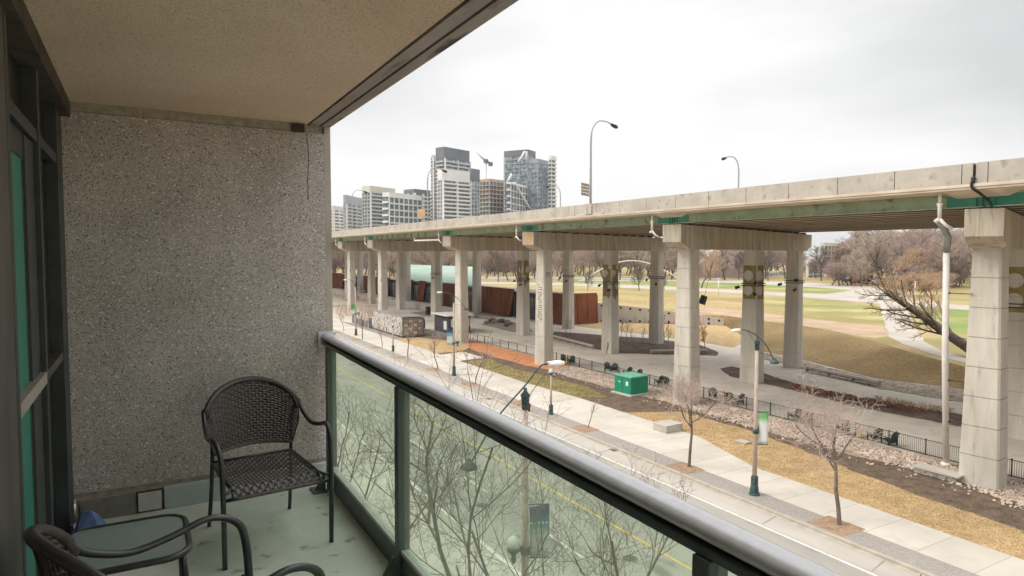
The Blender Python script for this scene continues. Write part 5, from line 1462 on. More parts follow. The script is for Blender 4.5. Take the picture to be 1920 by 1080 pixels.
# ================================================================== TREES
def rot_dir(d, ang, az):
    u = d.orthogonal().normalized(); w = d.cross(u)
    return (d*math.cos(ang) + (u*math.cos(az)+w*math.sin(az))*math.sin(ang)).normalized()
def gen_tree(rnd, h, r0, clear, levels, nch, spread, ratio, rmin, upward=0.12, lean=(0,0), wig=0.12, tl=None, crf=0.62):
    """returns (trunk strokes, crown strokes): lists of (points, radii)"""
    trunk, crown = [], []
    def branch(p, d, L, r, lvl):
        k = 5 if lvl < 2 else (4 if lvl < 4 else 3)
        pts = [p.copy()]; rad = [r]; step = L/k; q = p.copy(); dd = d.copy(); dirs = [dd.copy()]
        for i in range(k):
            dd = (dd + Vector((rnd.gauss(0,wig), rnd.gauss(0,wig), rnd.gauss(0,wig)*0.6 + upward*(0.3 if lvl == 0 else 1)))).normalized()
            q = q + dd*step; pts.append(q.copy()); dirs.append(dd.copy())
            rad.append(max(rmin*0.6, r*(1-(i+1)/k*(0.45 if lvl < levels else 0.75))))
        (trunk if lvl <= 1 else crown).append((pts, rad))
        if lvl >= levels: return
        n = nch[min(lvl, len(nch)-1)]
        s0 = clear if lvl == 0 else 0.22
        for c in range(n):
            t = s0 + (1-s0)*((c+rnd.random()*0.8)/n); t = min(t, 0.999)
            f_ = t*k; i = int(f_); fr = f_-i
            bp = pts[i].lerp(pts[i+1], fr); br = rad[i]*(1-fr)+rad[i+1]*fr
            nd = rot_dir(dirs[i], R(spread*rnd.uniform(0.7,1.25)), c*2.4+rnd.uniform(-0.5,0.5))
            branch(bp, nd, L*ratio*rnd.uniform(0.75,1.2)*(1-0.35*(t-s0)/(1-s0)), max(rmin, br*(crf if lvl == 0 else 0.62)), lvl+1)
    d0 = Vector((lean[0], lean[1], 1)).normalized()
    branch(Vector((0,0,0)), d0, tl or h*0.62, r0, 0)
    return trunk, crown
def strokes_mesh(b, strokes, n, smooth=True):
    for pts, rad in strokes:
        b.tube(pts, rad, n, smooth=smooth, cap=False)
def tree(name, label, group, seed, h, r0, clear, levels, nch, spread, ratio, rmin, tm, cm, upward=0.12, lean=(0,0), wig=0.12, tl=None, cat='tree', crf=0.62):
    rnd = random.Random(seed)
    tr, cr = gen_tree(rnd, h, r0, clear, levels, nch, spread, ratio, rmin, upward, lean, wig, tl, crf)
    t = empty(name, (0,0,0), label=label, cat=cat, group=group)
    b = MB(); strokes_mesh(b, tr, 6); b.build('trunk', tm, t)
    b = MB(); strokes_mesh(b, cr, 3); b.build('crown', cm, t)
    return t
# near side trees, seen through the glass
NT = 'bare trees below the balcony'
def ray_xy(px, Y):
    d = fw*F + rt*(px-960); return (d.x*Y/d.y, Y)
near_specs = [(905, 14.5, 12.2, 0.085, 11, 'largest bare tree rising from below past the handrail, left of the near lamp pole'),
              (712, 22.0, 8.8, 0.09, 12, 'bare forked tree seen through the first glass pane'),
              (1010, 13.2, 10.4, 0.06, 13, 'bare tree with long arching branches low in the large glass pane'),
              (1170, 14.0, 9.0, 0.07, 15, 'thin bare tree whose twigs cross the yellow line under the handrail'),
              (800, 29.0, 8.5, 0.09, 14, 'bare tree behind the second railing post'),
              (655, 31.0, 8.0, 0.08, 17, 'farthest bare tree on the near verge by the balcony wall')]
for px, Y, h, r0, sd_, lab in near_specs:
    x, y = ray_xy(px, Y)
    t = tree('bare_tree', lab, NT, sd_, h, r0, 0.22, 5, (5,5,4,4,3), 42, 0.66, 0.0040, M['twiggrey'], M['twiggrey'], 0.08, wig=0.13, tl=h*0.60)
    t.location = (x, y, 0.09)
# sidewalk trees
STG = 'young bare trees along the sidewalk'
sw = [(19.1, 7.6, 0.115, 21, 'bare sidewalk tree at the right with a wide pinkish crown over the stones', 5, 56),
      (29.0, 6.6, 0.10, 22, 'bare sidewalk tree in front of the second nearest pier beside the concrete block', 5, 42),
      (39.4, 2.9, 0.035, 23, 'tiny sapling stake on the sidewalk below the green utility box', 2, 25),
      (58.7, 5.2, 0.06, 24, 'young bare tree in front of the rust red mulch bed', 4, 36),
      (68.5, 5.4, 0.065, 25, 'young bare tree left of the lamp with the blue banner', 4, 38),
      (78.6, 5.2, 0.07, 26, 'young bare tree before the right end of the graffiti container', 4, 38),
      (89.0, 4.4, 0.05, 27, 'young bare tree before the middle of the graffiti container', 3, 34),
      (99.0, 6.0, 0.08, 28, 'reddish bare tree before the dark barrier panels', 4, 38),
      (110.0, 5.0, 0.05, 29, 'last visible young tree on the sidewalk by the balcony wall', 3, 34)]
for y, h, r0, sd_, lab, lv, sp_ in sw:
    x = 28.82 if y < 45 else (28.9 + (y-50)*0.012)
    big = lv == 5
    t = tree('sidewalk_tree', lab, STG, sd_, h, r0, 0.62 if big else 0.42, lv, (6,5,4,4,3) if big else (6,5,4,3), sp_, 0.72 if big else 0.5, 0.0085 if big else 0.013, M['bark'], M['twigpale'] if big else (M['twig'] if y > 95 else M['twigpale']), 0.10, wig=0.12, tl=h*(0.52 if big else 0.6))
    t.location = (x, y, 0.12)
# saplings and shrubs in the trail beds
SG = 'thin saplings in the trail beds'
s0 = None
for k, (px, py, h) in enumerate([(1165,636,5.0),(1175,640,4.6),(1150,638,3.6),(1245,640,5.6),(1253,648,4.6),(1205,645,3.8),(1062,632,4.2),(1070,628,3.4),(1185,648,3.6)]):
    p = at(px, py, 0.05)
    if s0 is None: s0 = tree('sapling', None, SG, 41, 5, 0.04, 0.25, 3, (9,4,2), 22, 0.42, 0.012, M['bark'], M['twiggrey'], 0.1, cat='sapling'); o = s0
    else: o = copy_tree(s0)
    o['label'] = 'thin bare sapling in the dark bed under the highway'
    o.location = p; o.scale = (h/5,)*3; o.rotation_euler = (0,0,k*1.3)
rb = tree('russet_shrub', 'rust brown leafy shrub beside the right face of the second nearest pier', None, 44, 4.5, 0.05, 0.1, 4, (9,5,4,3), 38, 0.5, 0.02, M['bark'], M['rust_mulch'], 0.1, cat='shrub')
rb.location = tuple(at(1322, 652, 0.05)); rb.scale = (1,1,1)
# low reddish planting of the long bed
def leafclump(b, c, r, h, n, w):
    for i in range(n):
        a = random.uniform(0,2*PI); q = r*math.sqrt(random.random()); z = random.uniform(0.02,h)*(1-0.5*q/r)
        x, y = c[0]+q*math.cos(a), c[1]+q*math.sin(a); a2 = random.uniform(0,PI); s_ = w*random.uniform(0.6,1.3)
        dx, dy = s_*math.cos(a2), s_*math.sin(a2); tz = random.uniform(-1,1)*s_
        b.add([(x-dx,y-dy,c[2]+z-tz),(x+dx,y+dy,c[2]+z+tz),(x+dy*0.6,y-dx*0.6,c[2]+z+s_)], [(0,1,2)])
def bedshrubs(pl, n, r, h, mt, label, grp, nm='low_shrub'):
    P = pix(pl, 0.06)
    for k in range(n):
        t = k/(n-1)*(len(P)-1); i = min(int(t), len(P)-2); p = P[i].lerp(P[i+1], t-i)
        b = MB(); leafclump(b, (0,0,0), r, h, 90, 0.06); b2 = b
        for q in range(7):
            a = random.uniform(0,2*PI); b.tube([(0,0,0),(r*0.7*math.cos(a), r*0.7*math.sin(a), h*0.9)], 0.012, 3, cap=False)
        o = b.build(nm, mt); o.location = (p.x+random.uniform(-0.3,0.3), p.y+random.uniform(-0.3,0.3), 0.06)
        tag(o, label, 'shrub', grp)
M['redleaf'] = mat('dull_red_leaves', (0.17,0.075,0.05), (0.30,0.14,0.095), 4, 0.9)
bedshrubs([(1490,727),(1560,742),(1640,758),(1720,773)], 34, 0.45, 0.5, M['redleaf'], 'low dull red shrub in the long dark bed', 'low red shrubs in the long bed')
M['drytuft'] = mat('dry_tuft', (0.40,0.32,0.20), (0.55,0.45,0.30), 4, 1.0)
bedshrubs([(1640,752),(1690,760),(1740,768),(1780,776)], 14, 0.4, 0.6, M['drytuft'], 'dry grass tuft along the edge of the long bed', 'dry tufts by the long bed', 'grass_tuft')
# russet bushes on the far left
bedshrubs([(632,590),(655,592),(690,594),(712,590)], 16, 1.6, 2.6, M['rust_mulch'], 'russet bush between the sidewalk and the far left piers', 'russet bushes at the far left', 'russet_bush')
bedshrubs([(632,560),(660,566),(690,570)], 10, 1.8, 2.4, M['rust_mulch'], 'russet bush behind the far left piers', 'russet bushes behind the far left piers', 'russet_bush')

# park and far trees: four shapes, copied
FT = 'bare trees beyond the park'
protos = []
for sd_, cm in ((51, 'twigfar'), (52, 'twigtan'), (53, 'twigmauve'), (54, 'twiggrey'), (55, 'twigorange')):
    protos.append((sd_, cm))
made = {}
def fartree(kind, x, y, z, h, lab, grp, sx=1.0):
    if kind not in made:
        sd_, cm = protos[kind]
        t = tree('bare_tree', lab, grp, sd_, 12.0, 0.20, 0.20, 4, (12,7,6,4), 44, 0.55, 0.034 if kind < 3 else 0.024, M['twiggrey'] if kind != 4 else M['bark'], M[cm], 0.10, wig=0.14, tl=8.2)
        made[kind] = t
    else: t = copy_tree(made[kind])
    t.location = (x, y, z); s = h/12.0; t.scale = (s*sx, s*sx, s); t.rotation_euler = (0,0,random.uniform(0,6.28))
    tag(t, lab, 'tree', grp); return t
random.seed(21)
for k in range(210):
    px = 615 + k*5.3 + random.uniform(-5,5)
    if px > 1700: continue
    D = random.uniform(290, 440)
    p = atd(px, 500, D)
    h = 18 + random.uniform(-3.5, 4.5)
    if 1495 < px < 1600: h = random.uniform(7, 11)
    if px > 1590: h = random.uniform(19, 24)
    fartree(random.choice((0,1,2)), p.x, p.y, ZP, h, 'bare tree in the wood beyond the park', FT, 1.25)
for k in range(40):
    px = 1590 + k*6.4; D = random.uniform(225, 330)
    p = atd(px, 500, D)
    fartree(random.choice((0,1,2,4)), p.x, p.y, ZP, (random.uniform(14,17) if px < 1625 else random.uniform(19, 26))*(D/270), 'tall bare tree in the grove behind the parked white car', 'bare trees of the grove at the right', 1.25)
for k in range(30):
    px = 1668 + (k % 18)*8; p = at(px, (546 if k < 18 else 557)-(k % 18)*0.4+random.uniform(-4,4), ZP)
    if 1640 < px < 1700 and k >= 18: continue
    fartree(4, p.x, p.y, ZP, random.uniform(4.5,7.5), 'orange brown thicket tree right of the parked white car', 'orange brown thicket', 1.5)
for k in range(34):
    px = 1560 + k*7.2; p = at(px, 531 + (6 if px > 1690 else 0) + random.uniform(-3,5), ZP)
    if 1625 < px < 1662: continue
    fartree(random.choice((0,1,2,4)), p.x, p.y, ZP, random.uniform(6, 10), 'low bare undergrowth at the foot of the grove behind the parked cars', 'undergrowth of the grove', 1.9)
for px, py, h, kd, lab in [(1198,545,11,3,'rounded bare tree on the lawn between the piers'),(1102,545,8,3,'smaller bare tree on the lawn left of the painted column'),(934,528,13,3,'dark bare tree standing by the far path at the left'),
                        (1245,545,6,3,'low bare tree on the lawn behind the far column'),(1540,527,13,3,'forked bare tree by the far car park'),(1575,526,12,3,'leaning bare tree beside the pale far building'),(1605,528,12,3,'bare tree above the parked cars'),
                        (1632,532,11,3,'bare tree beside the distant van'),(1440,527,12,3,'bare tree behind the far path right of the painted column'),(1385,524,11,3,'bare tree in front of the pale gable roof'),(1355,524,10,3,'left bare tree in front of the pale gable roof'),(1315,540,16,4,'tall orange leaved tree right of the second nearest pier'),(870,524,10,3,'bare tree behind the white path near the kiosk')]:
    p = at(px, py, ZP)
    D = math.hypot(p.x, p.y)
    hh = h*max(0.6, D/180)
    fartree(kd, p.x, p.y, ZP, hh*0.75, lab, 'single bare trees in the park')
# leaning dark tree at the right
lt = tree('leaning_tree', 'thick dark leaning tree behind the white drain pipe', None, 63, 12, 0.62, 0.30, 4, (16,8,6,5), 42, 0.40, 0.014, M['barkdark'], M['twigorange'], 0.06, lean=(-0.15,1.6), wig=0.07, tl=13, crf=0.26)
lp = at(1830, 672, ZP); lt.location = (lp.x+0.6, lp.y-1, ZP-0.3)

# ================================================================== PARK THINGS
for px, y0_, lab in [(1347,553,'white lamp post on the lawn between the two middle piers'),(1715,563,'white lamp post beside the orange thicket'),(1018,540,'white lamp post left on the far lawn')]:
    p = at(px, y0_, ZP); t = empty('park_lamp', tuple(p), label=lab, cat='lamp post', group='white lamp posts in the park')
    b = MB(); b.tube([(0,0,0),(0,0,4.6)], 0.11, 8); b.build('post', M['white'], t)
    b = MB(); b.box(-0.5,-0.12,4.601,0.5,0.12,4.8); b.build('lamp_head', M['white'], t)
sp = empty('safety_post', tuple(at(1161,541,ZP)), label='thin red post on the far path', cat='post')
b = MB(); b.tube([(0,0,0),(0,0,2.4)], 0.12, 6); b.build('post', M['orangerust'], sp)
ps = empty('park_sign', tuple(at(1745,623,ZP)), label='thin dark post standing on the lawn right of the white path', cat='post')
b = MB(); b.tube([(0,0,0),(0,0,2.6)], 0.04, 6); b.box(-0.2,-0.2,0,0.2,0.2,0.06); b.build('post', M['black'], ps)
def carpart(t, name, mt, prof, w, bev=0.05, ytaper=None):
    b = MB(); n = len(prof)
    vs = [(x,-w,z) for x,z in prof] + [(x,w,z) for x,z in prof]
    b.add(vs, [tuple(range(n-1,-1,-1))[::-1], tuple(range(n,2*n))[::-1]] + [(k,n+k,n+(k+1)%n,(k+1)%n)[::-1] for k in range(n)])
    return b.build(name, mt, t, bevel=bev)
def make_car(label, paint, tall=1.0, group=None):
    t = empty('parked_car', (0,0,0), label=label, cat='car', group=group)
    carpart(t, 'body', paint, [(-2.35,0.32),(-2.38,0.78),(-2.2,0.92),(-1.5,0.96),(0.9,0.96),(1.9,0.84),(2.3,0.70),(2.36,0.32)], 0.88, 0.07)
    b = MB(); zt_ = 0.96 + 0.50*tall
    b.hexa([(-1.75,-0.80,0.955),(1.15,-0.80,0.955),(1.15,0.80,0.955),(-1.75,0.80,0.955)], [(-1.15,-0.62,zt_),(0.25,-0.62,zt_),(0.25,0.62,zt_),(-1.15,0.62,zt_)])
    b.build('cabin', M['glassdark'], t, bevel=0.04)
    b = MB(); b.rbox((-0.45,0,zt_+0.002), 1.5, 1.28, 0.05); b.build('roof', paint, t, bevel=0.02)
    for x in (-1.42,1.42):
        for s in (-1,1):
            b = MB(); b.tube([(x,s*0.72,0.33),(x,s*0.90,0.33)], 0.33, 18); w_ = b.build('wheel', M['black'], t)
            b = MB(); b.tube([(x,s*0.901,0.33),(x,s*0.915,0.33)], 0.19, 12); b.build('rim', M['galv'], w_)
    for s in (-1,1):
        b = MB(); b.box(2.28,s*0.62-0.16,0.60,2.37,s*0.62+0.16,0.72); b.build('headlight', M['lampglass'], t)
        b = MB(); b.box(-2.40,s*0.66-0.14,0.66,-2.33,s*0.66+0.14,0.80); b.build('tail_light', M['redleaf'], t)
    return t
c_ = make_car('white sedan parked across the park road', M['white']); c_.location = (at(1665,562,ZP).x, at(1665,562,ZP).y, ZP+0.03); c_.scale = (1.75,1.3,1.30)
dirc = at(1688,562,ZP)-at(1645,562,ZP); c_.rotation_euler = (0,0,math.atan2(dirc.y,dirc.x)+PI)
redp = mat('red_car_paint', (0.36,0.05,0.03),(0.42,0.08,0.05),2,0.35); darkp = mat('dark_car_paint', (0.03,0.05,0.05),(0.05,0.07,0.07),2,0.35)
for px, py, pt, lab in [(1648,534,M['white'],'white van like car at the end of the park road'),(1612,531,redp,'red car in the distant row'),(1596,530,darkp,'dark green car left of the red car'),(1627,532,darkp,'dark car right of the red car')]:
    t = make_car(lab, pt, 1.5 if pt is M['white'] else 1.0, 'cars in the distant row'); p = at(px, py, ZP); t.location = (p.x, p.y, ZP+0.03); t.rotation_euler = (0,0,math.atan2(dirc.y,dirc.x)+0.5); t.scale = (1.5,1.5,1.9)
# pale gabled roof far behind, small arch, buildings
gb = empty('gabled_shed', tuple(atd(1358,500,330)), rz=-YAW, label='big pale gable roof behind the wood', cat='building'); gb.location.z = ZP
b = MB(); w_ = 14; hh = 15.5
b.add([(-w_,0,0),(w_,0,0),(w_,0,5),(0,0,hh-1),(-w_,0,5),(-w_,20,0),(w_,20,0),(w_,20,5),(0,20,hh-1),(-w_,20,5)], [(0,1,2,3,4),(9,8,7,6,5),(1,6,7,2),(0,4,9,5)]); b.build('wall', M['twigfar'], gb)
b = MB()
b.add([(-w_-1,-0.6,4.6),(0,-0.6,hh-0.9),(w_+1,-0.6,4.6),(w_+1,-0.6,5.2),(0,-0.6,hh),(-w_-1,-0.6,5.2),(-w_-1,21,4.6),(0,21,hh-0.9),(w_+1,21,4.6),(w_+1,21,5.2),(0,21,hh),(-w_-1,21,5.2)],
      [(0,1,4,5),(1,2,3,4),(5,4,10,11),(4,3,9,10),(0,6,7,1),(1,7,8,2),(6,11,10,7),(7,10,9,8),(0,5,11,6),(2,8,9,3)]); b.build('roof', M['path'], gb)
ar = empty('white_arch', tuple(atd(1185,500,280)), rz=-YAW, label='thin white arch rising behind the wood between two columns', cat='arch'); ar.location.z = ZP
b = MB(); b.tube([(-22+44*k/16, 0, 9.0*math.sin(PI*k/16)) for k in range(17)], 0.22, 6); b.build('arch_rib', M['white'], ar)
b = MB(); b.box(-23,-1,0.2,23,1,0.7); b.build('deck', M['white'], ar)

# ================================================================== CITY
M['tw_dark'] = mat('slate_facade', (0.135,0.149,0.168), (0.182,0.196,0.218), 0.05, 0.6)
M['tw_grey'] = mat('grey_blue_facade', (0.270,0.304,0.337), (0.365,0.405,0.442), 0.05, 0.5)
M['tw_white'] = mat('white_facade', (0.66,0.67,0.66), (0.76,0.77,0.76), 0.05, 0.7)
M['tw_pale'] = mat('pale_facade', (0.50,0.52,0.52), (0.60,0.62,0.62), 0.05, 0.7)
M['tw_cream'] = mat('cream_facade', (0.54,0.53,0.46), (0.62,0.61,0.54), 0.05, 0.7)
M['tw_glass'] = mat('tower_glazing', (0.130,0.169,0.196), (0.390,0.442,0.487), 0.35, 0.2, spec=0.5, lo=0.45, hi=0.6)
M['tw_glass2'] = mat('dark_tower_glazing', (0.063,0.072,0.084), (0.234,0.270,0.300), 0.4, 0.2, spec=0.5)
M['tw_orange'] = mat('formwork_orange', (0.44,0.31,0.23), (0.54,0.41,0.32), 0.2, 0.9)
M['tw_tan'] = mat('raw_concrete_tan', (0.45,0.42,0.38), (0.54,0.51,0.47), 0.1, 0.9)
def facade_frame(pl, pc, pr_, top, D, t):
    """left, corner and right edges in pixels, the height of the corner's top; returns a local frame"""
    C_ = atd(pc, 480, D); hgt = H + (479-top)/F*D/math.cos(PITCH)*1.0
    wl = (pc-pl)/F*D; wr = (pr_-pc)/F*D
    dl, dr = wl*t, wr/t
    r2 = Vector((rt.x, rt.y, 0)).normalized(); f2 = Vector((fw.x, fw.y, 0)).normalized()
    # depth growth widens the spans needed for the same pixels
    kl = (pl-960)/F; kr = (pr_-960)/F; kc = (pc-960)/F
    Lw = (kl*(D+dl) - kc*D); Rw = (kr*(D+dr) - kc*D)
    A = r2*Lw + f2*dl; B_ = r2*Rw + f2*dr
    C0 = Vector((C_.x, C_.y, 0))
    return C0, A, B_, hgt
def tower(label, pl, pc, pr_, top, D, t, wall, floors, left='band', right='band', glass='tw_glass', slab='tw_white', roof=None, roofh=4.0, group='apartment towers of the skyline'):
    C0, A, B_, hg = facade_frame(pl, pc, pr_, top, D, t)
    tw = empty('apartment_tower', tuple(C0), label=label, cat='apartment tower', group=group)
    a, bb = A.normalized(), B_.normalized()
    def body(nm, z0, z1, mt, shrink=0.0, z1b=None):
        q = [Vector((0,0,0)) + (a+bb)*shrink, B_ - bb*shrink + a*shrink, A + B_ - (a+bb)*shrink, A - a*shrink + bb*shrink]
        b = MB(); b.prism([(p.x,p.y) for p in q], z0, z1); return b.build(nm, mt, tw)
    body('wall', 0, hg-roofh, M[wall], 0.35)
    body('roof', hg-roofh+0.02, hg, M[roof or wall])
    fh = (hg-roofh)/floors
    zmin = 12 if hg > 30 else 3
    for face, style, V, n_ in (('l', left, A, -bb), ('r', right, B_, -a)):
        L_ = V.length; v = V.normalized()
        nrm = n_
        def strip(nm, u0, u1, z0, z1, d0, d1, mt):
            b = MB()
            P = [v*u0 + nrm*d0, v*u1 + nrm*d0, v*u1 + nrm*d1, v*u0 + nrm*d1]
            b.prism([(p.x,p.y) for p in P], z0, z1); return b.build(nm, mt, tw)
        for f_ in range(floors):
            z = f_*fh
            if z+fh < zmin: continue
            if style == 'band':
                strip('window_band', L_*0.04, L_*0.96, z+fh*0.35, z+fh*0.93, -0.33, -0.28, M[glass])
                strip('balcony', L_*0.02, L_*0.98, z, z+fh*0.36, -0.30, 1.2, M[slab])
            elif style == 'thin':
                strip('window_band', L_*0.03, L_*0.97, z+fh*0.12, z+fh*0.9, -0.33, -0.28, M[glass])
                strip('floor_edge', L_*0.0, L_*1.0, z-0.15, z+fh*0.10, -0.33, 0.05, M[slab])
            elif style == 'grid':
                strip('window_band', L_*0.03, L_*0.97, z+fh*0.16, z+fh*0.86, -0.33, -0.30, M[glass])
            elif style == 'dots':
                strip('balcony', L_*0.1, L_*0.9, z, z+fh*0.30, -0.3, 1.0, M[slab])
                strip('window_band', L_*0.2, L_*0.8, z+fh*0.35, z+fh*0.95, -0.33, -0.27, M['tw_glass2'])
            elif style == 'raw':
                strip('floor_slab', -0.3, L_+0.3, z, z+fh*0.22, -0.4, 0.7, M['tw_tan'] if f_ < floors*0.8 else M['tw_orange'])
        if style in ('grid',):
            n = max(3, int(L_/4.5))
            for k in range(n+1): strip('pier', L_*k/n-0.35, L_*k/n+0.35, 0, hg-roofh-0.02, -0.32, 0.25, M[slab])
            for f_ in range(floors+1): strip('spandrel', 0.4, L_-0.4, f_*fh-fh*0.12, f_*fh+fh*0.10, -0.29, 0.2, M[slab])
        if style == 'thin':
            n = max(3, int(L_/5))
            for k in range(n+1): strip('mullion', L_*k/n-0.15, L_*k/n+0.15, 0, hg-roofh-0.02, -0.27, 0.12, M[slab])
        if style == 'band':
            for u in (0.0, 0.5, 1.0): strip('fin', max(0,L_*u-0.5), min(L_,L_*u+0.5), 0, hg-roofh-0.02, -0.25, 1.35, M[slab])
        if style == 'raw':
            n = max(3, int(L_/3.2))
            for k in range(n+1): strip('column', L_*k/n-0.25, L_*k/n+0.25, 0, hg-roofh-0.02, -0.32, 0.1, M['tw_tan'])
    return tw, C0, A, B_, hg
DC = 460
tower('pale distant apartment block beside the balcony wall', 618, 626, 646, 386, 640, 0.6, 'tw_pale', 18, 'band', 'band', 'tw_glass', 'tw_white')
tower('grey blue balcony block, second from the left of the skyline', 645, 650, 684, 366, 520, 0.4, 'tw_grey', 19, 'thin', 'band', 'tw_glass2', 'tw_pale', 'tw_grey', 7)
tower('tall slate and cream block left of the white grid building', 680, 695, 742, 349, 500, 0.8, 'tw_grey', 22, 'thin', 'band', 'tw_glass2', 'tw_pale', 'tw_cream', 5)
tower('white grid fronted building with dark square windows', 718, 731, 792, 361, 450, 0.8, 'tw_glass2', 12, 'dots', 'grid', 'tw_glass2', 'tw_white', 'tw_white', 3)
tower('dark block with white balcony edges behind the white grid building', 758, 778, 808, 355, 490, 0.9, 'tw_dark', 20, 'band', 'band', 'tw_glass2', 'tw_white', 'tw_dark', 3)
tower('white balcony stack at the left side of the tall slate tower', 808, 812, 820, 292, 482, 0.6, 'tw_pale', 32, 'dots', 'band', 'tw_glass2', 'tw_white', 'tw_white', 2)
tower('tallest slate grey tower with a plain dark top', 818, 834, 881, 277, 470, 0.9, 'tw_dark', 30, 'dots', 'band', 'tw_glass', 'tw_pale', 'tw_dark', 8)
tower('white balcony tower standing in front of the slate tower', 821, 830, 882, 318, 420, 1.1, 'tw_white', 24, 'thin', 'band', 'tw_glass2', 'tw_white', 'tw_white', 7)
tower('narrow white and slate wing right of the white balcony tower', 878, 884, 900, 317, 436, 0.8, 'tw_dark', 24, 'dots', 'thin', 'tw_glass', 'tw_pale', 'tw_dark', 8)
cs, C0, A, B_, hg = tower('unfinished tower with open concrete floors and orange formwork on top', 899, 918, 945, 336, 450, 0.9, 'tw_glass2', 22, 'raw', 'raw', roof='tw_orange', roofh=2.0)
tw, C0, A, B_, hg = tower('large grey glass tower with white diagonal struts', 945, 990, 1004, 282, 470, 0.5, 'tw_grey', 30, 'thin', 'thin', 'tw_glass', 'tw_grey', 'tw_dark', 4)
tower('lower right wing of the grey glass tower', 990, 1008, 1032, 299, 462, 0.6, 'tw_grey', 26, 'thin', 'thin', 'tw_glass', 'tw_grey', 'tw_grey', 3)
tower('slim balcony edge at the right end of the grey glass tower', 1028, 1033, 1043, 293, 466, 0.7, 'tw_white', 28, 'dots', 'dots', 'tw_glass2', 'tw_white', 'tw_white', 3)
tw3, C3, A3, B3, h3 = tower('glass podium block with white vertical fins in front of the grey tower', 950, 958, 1042, 342, 438, 0.35, 'tw_dark', 14, 'dots', 'thin', 'tw_glass2', 'tw_white', 'tw_white', 1.5)
# white struts of the glass block
v3 = B3.normalized(); n3 = -A3.normalized(); L3 = B3.length
for (u0,z0,u1,z1) in ((0.03,0.99,0.76,0.40),(0.76,0.40,0.86,0.99),(0.76,0.40,0.76,0.0)):
    b = MB(); b.tube([v3*(L3*u0)+n3*1.6+Vector((0,0,h3*z0)), v3*(L3*u1)+n3*1.6+Vector((0,0,h3*z1))], 0.8, 4); b.build('strut', M['tw_white'], tw3)
def stroke(tw_, px0, py0, px1, py1, D, r=0.8):
    b = MB(tw_.location); b.tube([atd(px0,py0,D), atd(px1,py1,D)], r, 4); b.build('strut', M['tw_white'], tw_)
stroke(tw, 984, 284, 972, 305, 462); stroke(tw, 987, 284, 987, 302, 462); stroke(tw, 960, 326, 948, 347, 458)
# tower crane
cr = empty('tower_crane', tuple(atd(912, 480, 455)), label='pale tower crane with a dark cab above the unfinished tower', cat='crane'); cr.location.z = 0
co = cr.location
ctop = atd(911, 302, 455)
b = MB(co); b.tube([(co.x,co.y,0),(ctop.x,ctop.y,ctop.z)], 0.7, 4); b.build('mast', M['tw_pale'], cr)
b = MB(co); b.tube([atd(911,302,455), atd(893,285,455)], [0.9,0.5], 4); b.build('jib', M['tw_pale'], cr)
b = MB(co); b.tube([atd(911,302,455), atd(920,307,455)], 0.9, 4); b.build('counter_jib', M['tw_dark'], cr)
b = MB(co); q = atd(920,307,455); b.rbox((q.x,q.y,q.z-1.6), 2.2, 2.2, 2.6); b.build('counterweight', M['tw_dark'], cr)
b = MB(co); q = atd(911,302,455); b.rbox((q.x,q.y,q.z-1.2), 2.4, 2.4, 2.4); b.build('cab', M['tw_dark'], cr)
# low buildings behind the trees
tower('tan low rise building with flat roof above the trees at the right', 1538, 1545, 1592, 455, 400, 0.6, 'tw_cream', 6, 'thin', 'thin', 'tw_glass2', 'tw_cream', 'tw_cream', 2, 'low buildings behind the wood')
tower('pale building glimpsed behind the forked tree', 1512, 1516, 1545, 488, 330, 0.6, 'tw_pale', 3, 'thin', 'thin', 'tw_glass', 'tw_white', 'tw_white', 1, 'low buildings behind the wood')
tower('white low warehouse behind the parked cars', 1400, 1404, 1600, 512, 320, 0.2, 'tw_white', 2, 'thin', 'thin', 'tw_glass', 'tw_white', 'tw_white', 1, 'low buildings behind the wood')

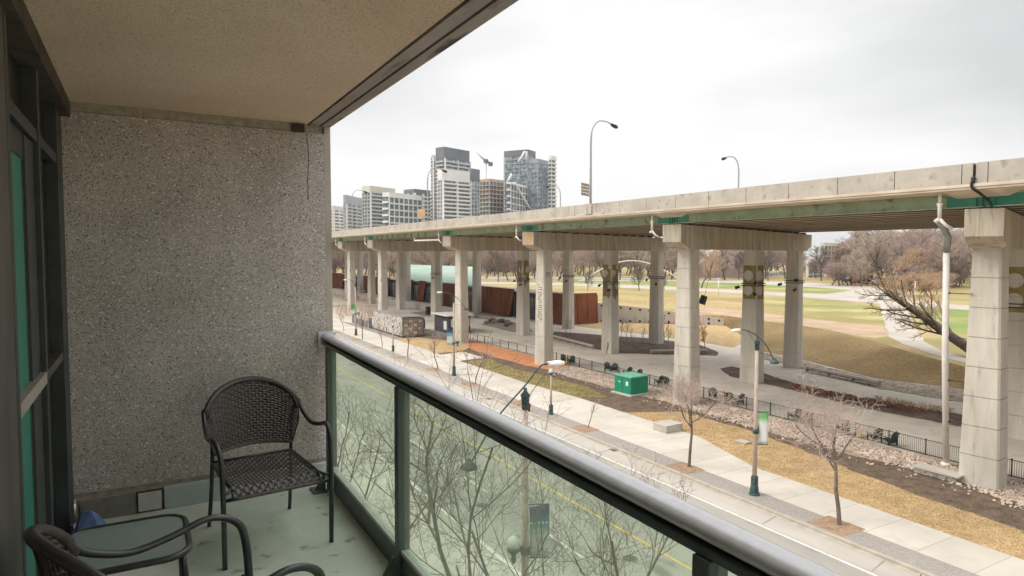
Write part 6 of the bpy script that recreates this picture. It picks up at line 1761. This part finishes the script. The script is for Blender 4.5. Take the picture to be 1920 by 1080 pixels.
# ================================================================== WALKING PERSON
pe = empty('person', tuple(at(1141, 663, 0.02)), rz=R(200), label='person in dark clothes walking along the trail past a painted column', cat='person')
def skin_mesh(name, verts, edges, radii, mt, parent, sub=2):
    me = bpy.data.meshes.new(name); me.from_pydata(verts, edges, []); me.materials.append(mt)
    o = bpy.data.objects.new(name, me); col.objects.link(o); o.parent = parent
    o.modifiers.new('skin', 'SKIN')
    if not me.skin_vertices: 
        try: me.attributes.new
        except Exception: pass
    sv = me.skin_vertices[0].data if me.skin_vertices else None
    if sv:
        for k, r_ in enumerate(radii): sv[k].radius = (r_, r_) if not isinstance(r_, tuple) else r_
        sv[0].use_root = True
    s_ = o.modifiers.new('sub', 'SUBSURF'); s_.levels = sub; s_.render_levels = sub
    return o
V = [(0,0,0.95),(0,0.01,1.15),(0,0.0,1.38),(0,-0.02,1.50),(0,-0.04,1.58),(0,-0.045,1.68),
     (0.19,0,1.40),(0.24,0.06,1.15),(0.22,-0.02,0.92),(0.22,-0.05,0.84),
     (-0.19,0,1.40),(-0.24,-0.06,1.15),(-0.22,-0.16,0.95),(-0.22,-0.20,0.88),
     (0.10,0,0.90),(0.11,-0.16,0.50),(0.11,-0.20,0.09),(0.11,-0.33,0.04),
     (-0.10,0,0.90),(-0.11,0.08,0.50),(-0.11,0.30,0.16),(-0.11,0.22,0.04)]
Ed = [(0,1),(1,2),(2,3),(3,4),(4,5),(2,6),(6,7),(7,8),(8,9),(2,10),(10,11),(11,12),(12,13),(0,14),(14,15),(15,16),(16,17),(0,18),(18,19),(19,20),(20,21)]
Rd = [(0.17,0.12),(0.16,0.12),(0.19,0.13),(0.06,0.06),(0.085,0.10),(0.08,0.09),0.075,0.058,0.045,0.04,0.075,0.058,0.045,0.04,0.10,0.075,0.055,0.05,0.10,0.075,0.055,0.05]
skin_mesh('body', V, Ed, Rd, M['black'], pe)
b = MB(); b.ball((0,-0.045,1.66), 0.085, 0.10, 0.115, 12, 8); b.build('head', mat('skin_tone', (0.35,0.22,0.16),(0.42,0.27,0.20),5,0.6), pe)
b = MB(); b.ball((0,-0.02,1.69), 0.095, 0.108, 0.11, 12, 8); b.build('hair', M['black'], pe)
b = MB(); b.box(-0.15,0.10,1.05,0.15,0.24,1.45); b.build('backpack', M['slate'], pe, bevel=0.04)
# unused helper prototypes must not linger
